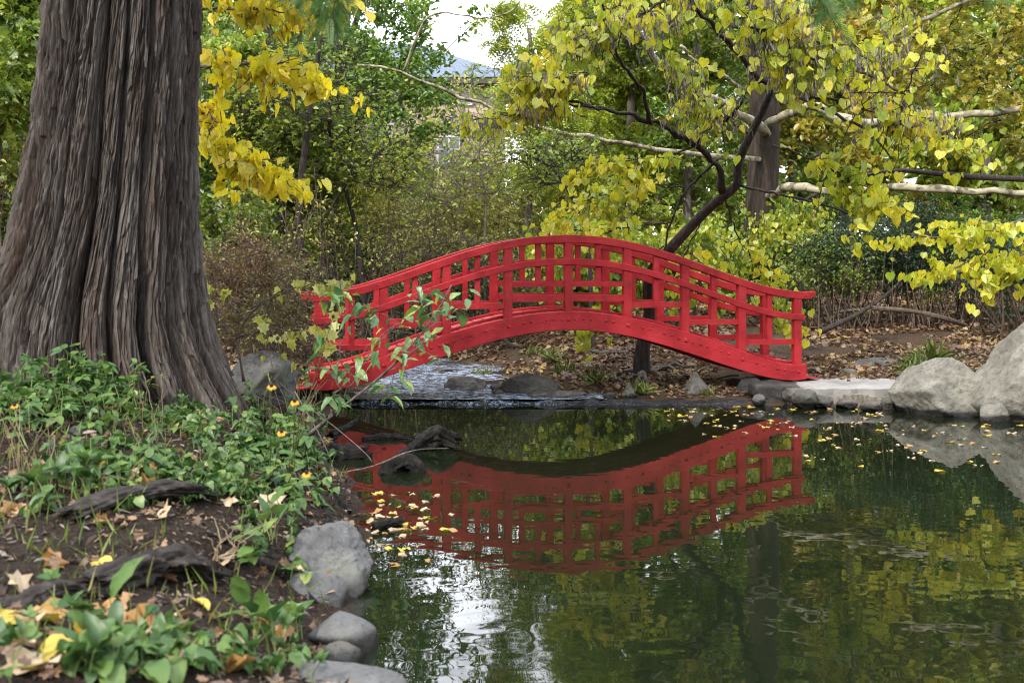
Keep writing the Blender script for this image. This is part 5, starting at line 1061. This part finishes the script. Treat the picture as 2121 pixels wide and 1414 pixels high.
def creeper(label, pts, size, seed, mat='weed', nl=34, tpl=None, name='creeping_vine', group='vines creeping over the near bank'):
    rng = np.random.default_rng(seed); ln = smoothline(np.array([ground_hit(*q_) for q_ in pts]), 40); ln[:, 2] = H(ln[:, 0], ln[:, 1]) + .015 + .03 * np.abs(np.sin(np.arange(40) * .7 + seed)); root = empty(name, ln[0], label, 'vine', group)
    b = MB(); tubes(b, ln, np.full(40, .0028), 4, False); k = rng.integers(0, 40, nl); pos = ln[k] + rng.normal(0, .02, (nl, 3)) + [0, 0, .02]
    tip, up = leaf_dirs(rng, nl, 'flat'); up = up + [0, -.25, .3]; tip[:, 2] -= .15
    pet = np.stack([ln[k], pos], 1); tubes(b, pet, np.full((nl, 2), .0015), 3, False); child(b, 'stem', M['stem_green'], root, True)
    lm = MB(); leaves_mixed(rng, lm, tpl or BIGHEART, pos, tip, up, size * rng.uniform(.5, 1.2, nl)); child(lm, 'foliage', M[mat], root, True)
rng = np.random.default_rng(17)
for k in range(12):
    x, y = rng.uniform(120, 560), rng.uniform(925, 1040); pts = [(x + 45 * j_ * (1 if k % 2 else .6), y + rng.uniform(-18, 22) + 6 * j_) for j_ in range(5)]
    creeper('thin vine creeping over the bank above and around the weathered log', pts, .075, 500 + k, tpl=(BIGHEART, TRIF, LOBED)[k % 3])
for k in range(6):
    x, y = rng.uniform(0, 420), rng.uniform(1340, 1410); creeper('leafy vine creeping through the dry leaves at the bottom edge', [(x + 55 * j_, y + rng.uniform(-22, 18)) for j_ in range(5)], .095, 520 + k, group='vines at the bottom edge')
for k, (pts, l) in enumerate([([(590, 1000), (615, 1060), (600, 1120), (620, 1180)], 'vine hanging down the bank onto the large shore boulder'), ([(470, 1010), (520, 1060), (510, 1110), (545, 1150)], 'vine trailing from the weed patch into the dark hollow'), ([(560, 950), (620, 960), (660, 1000), (690, 1040)], 'vine trailing over the black roots towards the water')]):
    creeper(l, pts, .08, 530 + k, group=None)
# dry tall stems
def stems(name, label, base, n, h, seed, lean=.4, mat='stem_dry', r=.003):
    rng = np.random.default_rng(seed); b = MB(); base = np.asarray(base); L = []
    for k in range(n):
        s = np.linspace(0, 1, 8)[:, None]; d = rng.normal(0, lean * h * .5, 3) * [1, 1, 0]; o = rng.normal(0, .06, 3) * [1, 1, 0]
        L.append(base + o + s * [0, 0, h * rng.uniform(.5, 1.1)] + s ** 2 * d + rng.normal(0, .004, (8, 3)))
    L = np.array(L); tubes(b, np.stack([np.repeat(base[None] - [0, 0, .01], n, 0), (base + L[:, 0]) / 2 - [0, 0, .01], L[:, 0]], 1), np.full((n, 3), r), 4, False)
    tubes(b, L, np.linspace(r, r * .5, 8)[None].repeat(n, 0), 4, False); return tag(b.build(name, M[mat]), label, 'plant')
stems('dry_stems', 'dry brown stalks at the left edge among the weeds', gh(40, 1010), 9, .45, 1)
stems('dry_stems', 'thin dry stalks left of the weathered log', gh(90, 1030), 7, .35, 2)
stems('dry_stems', 'thin dead stalks in front of the redwood trunk', gh(330, 900), 4, .42, 3)
stems('dry_stems', 'bent dry grass stems on the dark hollow edge', gh(445, 1150), 12, .14, 4, 1.2)
stems('reed_blades', 'two green reed blades standing in the water at the bottom edge', water_pt(818, 1440) - [0, 0, .05], 3, .16, 5, .25, 'grass', .006)
stems('dry_stems', 'tall pale scraggly stems rising at the bank crest beside the coneflowers', gh(610, 930), 9, .62, 6, .7, 'stem_dry', .0035)
stems('dry_stems', 'tangle of fine grey stems left of the bridge landing', gh(640, 890), 16, .55, 7, 1.1, 'stem_dry', .003)
stems('dry_stems', 'fine dry stems at the foot of the redwood on its right side', gh(545, 880), 12, .4, 8, .9, 'stem_dry', .003)
# black-eyed susans
def susan(label, base, heads, seed):
    rng = np.random.default_rng(seed); root = empty('coneflower', base, label, 'flower', 'yellow coneflowers on the near bank'); sm, lm = MB(), MB(); base = np.asarray(base)
    for hd, fresh in heads:
        hd = np.asarray(hd); s = np.linspace(0, 1, 12)[:, None]; ln = base * (1 - s) + hd * s + np.array([.03 * rng.normal(), 0, 0]) * np.sin(s * math.pi)
        tubes(sm, ln, np.linspace(.004, .0022, 12), 5, False)
        k = rng.integers(2, 9, 5); a = rng.uniform(0, 6.28, 5); leaves(lm, BIG, ln[k], np.stack([np.cos(a), np.sin(a), .1 + 0 * a], -1), np.array([[0, -.2, 1.]] * 5) + .2 * rng.normal(0, 1, (5, 3)), rng.uniform(.07, .12, 5))
        cm = MB(); v, f = ICO[3]; cm.add(v * [.010, .010, .012] + hd, f); fh = child(cm, 'flower_head', M['cone'], root, True)
        if fresh:
            pm = MB(); a = np.arange(11) * 2 * math.pi / 11 + rng.uniform(0, 1); tip = np.stack([np.cos(a), np.sin(a) * .8 - .25, -.35 + .55 * np.sin(a)], -1)
            leaves(pm, LONG, np.tile(hd - [0, 0, .003], (11, 1)), tip, np.tile([0, -.6, .8], (11, 1)) + .15 * rng.normal(0, 1, (11, 3)), rng.uniform(.024, .032, 11)); pm.v = [q_ - np.array(root.location) for q_ in pm.v]; pm.build('petals', M['petal'], fh)
    child(sm, 'stems', M['stem_green'], root, True); child(lm, 'foliage', M['weed'], root, True)
fb = gh(600, 985)
susan('tallest yellow coneflower with several spent dark heads on long stalks', fb, [(P(610, 830, 5.9), True), (P(620, 775, 5.95), False), (P(575, 700, 6.0), False), (P(690, 655, 6.0), False)], 1)
susan('yellow coneflower with the largest fresh bloom facing the camera', gh(560, 1000), [(P(583, 893, 5.7), True), (P(562, 798, 5.8), True)], 2)
susan('low yellow coneflower leaning over the driftwood', gh(590, 1010), [(P(635, 978, 5.8), True), (P(598, 900, 5.8), False)], 3)
susan('yellow coneflower blooming in the weeds at the far left edge', gh(60, 940), [(P(30, 838, 6.6), True), (P(42, 870, 6.6), False)], 4)
susan('spent coneflower stalks beside the long drooping leaf', gh(515, 1170), [(P(505, 1050, 5.5), False), (P(555, 1075, 5.6), False), (P(520, 1120, 5.5), False)], 5)

# reddish shrub and vines left of the bridge
bb_ = on_ground(570, 12.2)
tree('barberry_shrub', 'rusty brown barberry shrub with red berries at the left bridge end', 'shrub', bb_, ells=[EL(540, 610, 12.2, 110, 110, .8), EL(615, 700, 12.4, 62, 70, .5), EL(500, 550, 12.4, 90, 70, .7)], ntg=130, tpl=SMALL, size=.042, nleaf=7000, mat='rust_leaf', bark='bark_brown', tr=(.03, .012), twig=(9, .35), clear=.05, seed=6, spread=.06, crown='foliage')
tree('grape_vine', 'yellow green lobed vine leaves hanging beside the redwood base', 'vine', on_ground(505, 11), trunk=PL([(505, 790, 11), (490, 700, 11), (520, 640, 10.9), (600, 600, 10.8)]), tr=(.012, .006), tpl=LOBED, size=.105, mat='pale_leaf', bark='bark_brown', mode='hang', seed=8,
     sprays=[(L_((490, 700, 11), (530, 690, 10.8), (570, 680, 10.7), (650, 690, 10.6)), .008, .004, 34, .14, 10), (L_((500, 650, 11), (460, 620, 10.9), (440, 600, 10.8)), .008, .004, 16, .12, 6), (L_((520, 640, 10.9), (580, 600, 10.8), (650, 590, 10.8), (690, 600, 10.7)), .008, .004, 26, .10, 8)], crown='foliage')
# green and yellow sapling in front of the left half of the bridge
sb = gh(640, 900)
tree('mulberry_sapling', 'slender sapling with yellow edged green leaves crossing the left of the bridge', 'sapling', sb, trunk=PL([(640, 900, 9.6), (700, 850, 9.5), (790, 780, 9.4), (850, 720, 9.3), (910, 640, 9.2), (935, 590, 9.2)]), tr=(.014, .005), tpl=BIG, size=.13, mat='edge_leaf', bark='bark_gray', mode='flat', seed=9,
     sprays=[(L_((790, 780, 9.4), (850, 740, 9.3), (890, 690, 9.2), (920, 640, 9.2), (940, 600, 9.2)), .006, .003, 44, .13, 12), (L_((700, 850, 9.5), (745, 760, 9.4), (790, 700, 9.4), (870, 640, 9.3)), .006, .003, 34, .13, 10),
             (L_((690, 860, 9.5), (700, 770, 9.4), (712, 680, 9.4), (715, 610, 9.4)), .006, .003, 26, .11, 9), (L_((760, 810, 9.4), (800, 800, 9.3), (850, 780, 9.3)), .005, .003, 14, .09, 5), (L_((680, 870, 9.5), (690, 820, 9.4), (720, 790, 9.4)), .005, .003, 14, .11, 5)], crown='foliage')
log('bare_twig', [P(620, 830, 9.4), P(690, 880, 9.3), P(760, 940, 9.2), P(770, 955, 9.1)], .005, .003, 'thin bare grey twig hanging over the driftwood', M['bark_gray'], 31, 5, 20, 'twig')
log('bare_twig', [P(610, 810, 9.4), P(680, 930, 9.2), P(700, 1010, 9.0)], .005, .003, 'thin bare twig dipping into the water left of the driftwood', M['bark_gray'], 32, 5, 20, 'twig')
log('bare_twig', [P(700, 980, 9.4), P(780, 965, 9.4), P(850, 930, 9.4), P(930, 928, 9.4)], .006, .004, 'long pale twig lying across the driftwood', M['bark_gray'], 33, 5, 20, 'twig')
# grass tufts on the far bank
def tuft(label, base, n, h, seed, lean=.8):
    rng = np.random.default_rng(seed); b = MB(); base = np.asarray(base); pos = base + rng.normal(0, .07, (n, 3)) * [1, 1, 0]
    tip = np.array([0, 0, 1.]) + lean * rng.normal(0, 1, (n, 3)) * [1, 1, .3]; leaves(b, halves([(0, 0), (.012, .3), (.010, .7), (0, 1)], .2, .9), pos, tip, rng.normal(0, 1, (n, 3)), h * rng.uniform(.5, 1.1, n))
    tag(b.build('grass_tuft', M['grass']), label, 'grass tuft', 'grass tufts on the far bank')
for k, (x, y, l, n, h) in enumerate([(1930, 755, 'long arching grass tuft left of the pale boulder', 120, .5), (1890, 768, 'smaller grass tuft behind the concrete path', 70, .35), (1145, 745, 'green grass tuft on the slope above the square boulder', 60, .28), (1170, 775, 'dry grass tuft right of the square boulder', 70, .3), (1230, 790, 'grass tuft left of the leaning trunk', 60, .3), (1330, 815, 'grass tuft growing through the redbud roots', 50, .3), (1000, 775, 'grass tuft on a stone in the stream', 50, .18), (1470, 818, 'small grass tuft right of the upright angular stone', 30, .16), (1110, 735, 'green grass tuft by the exposed root', 60, .25)]):
    tuft(l, gh(x, y), int(n * 1.4), h * .62, 400 + k)
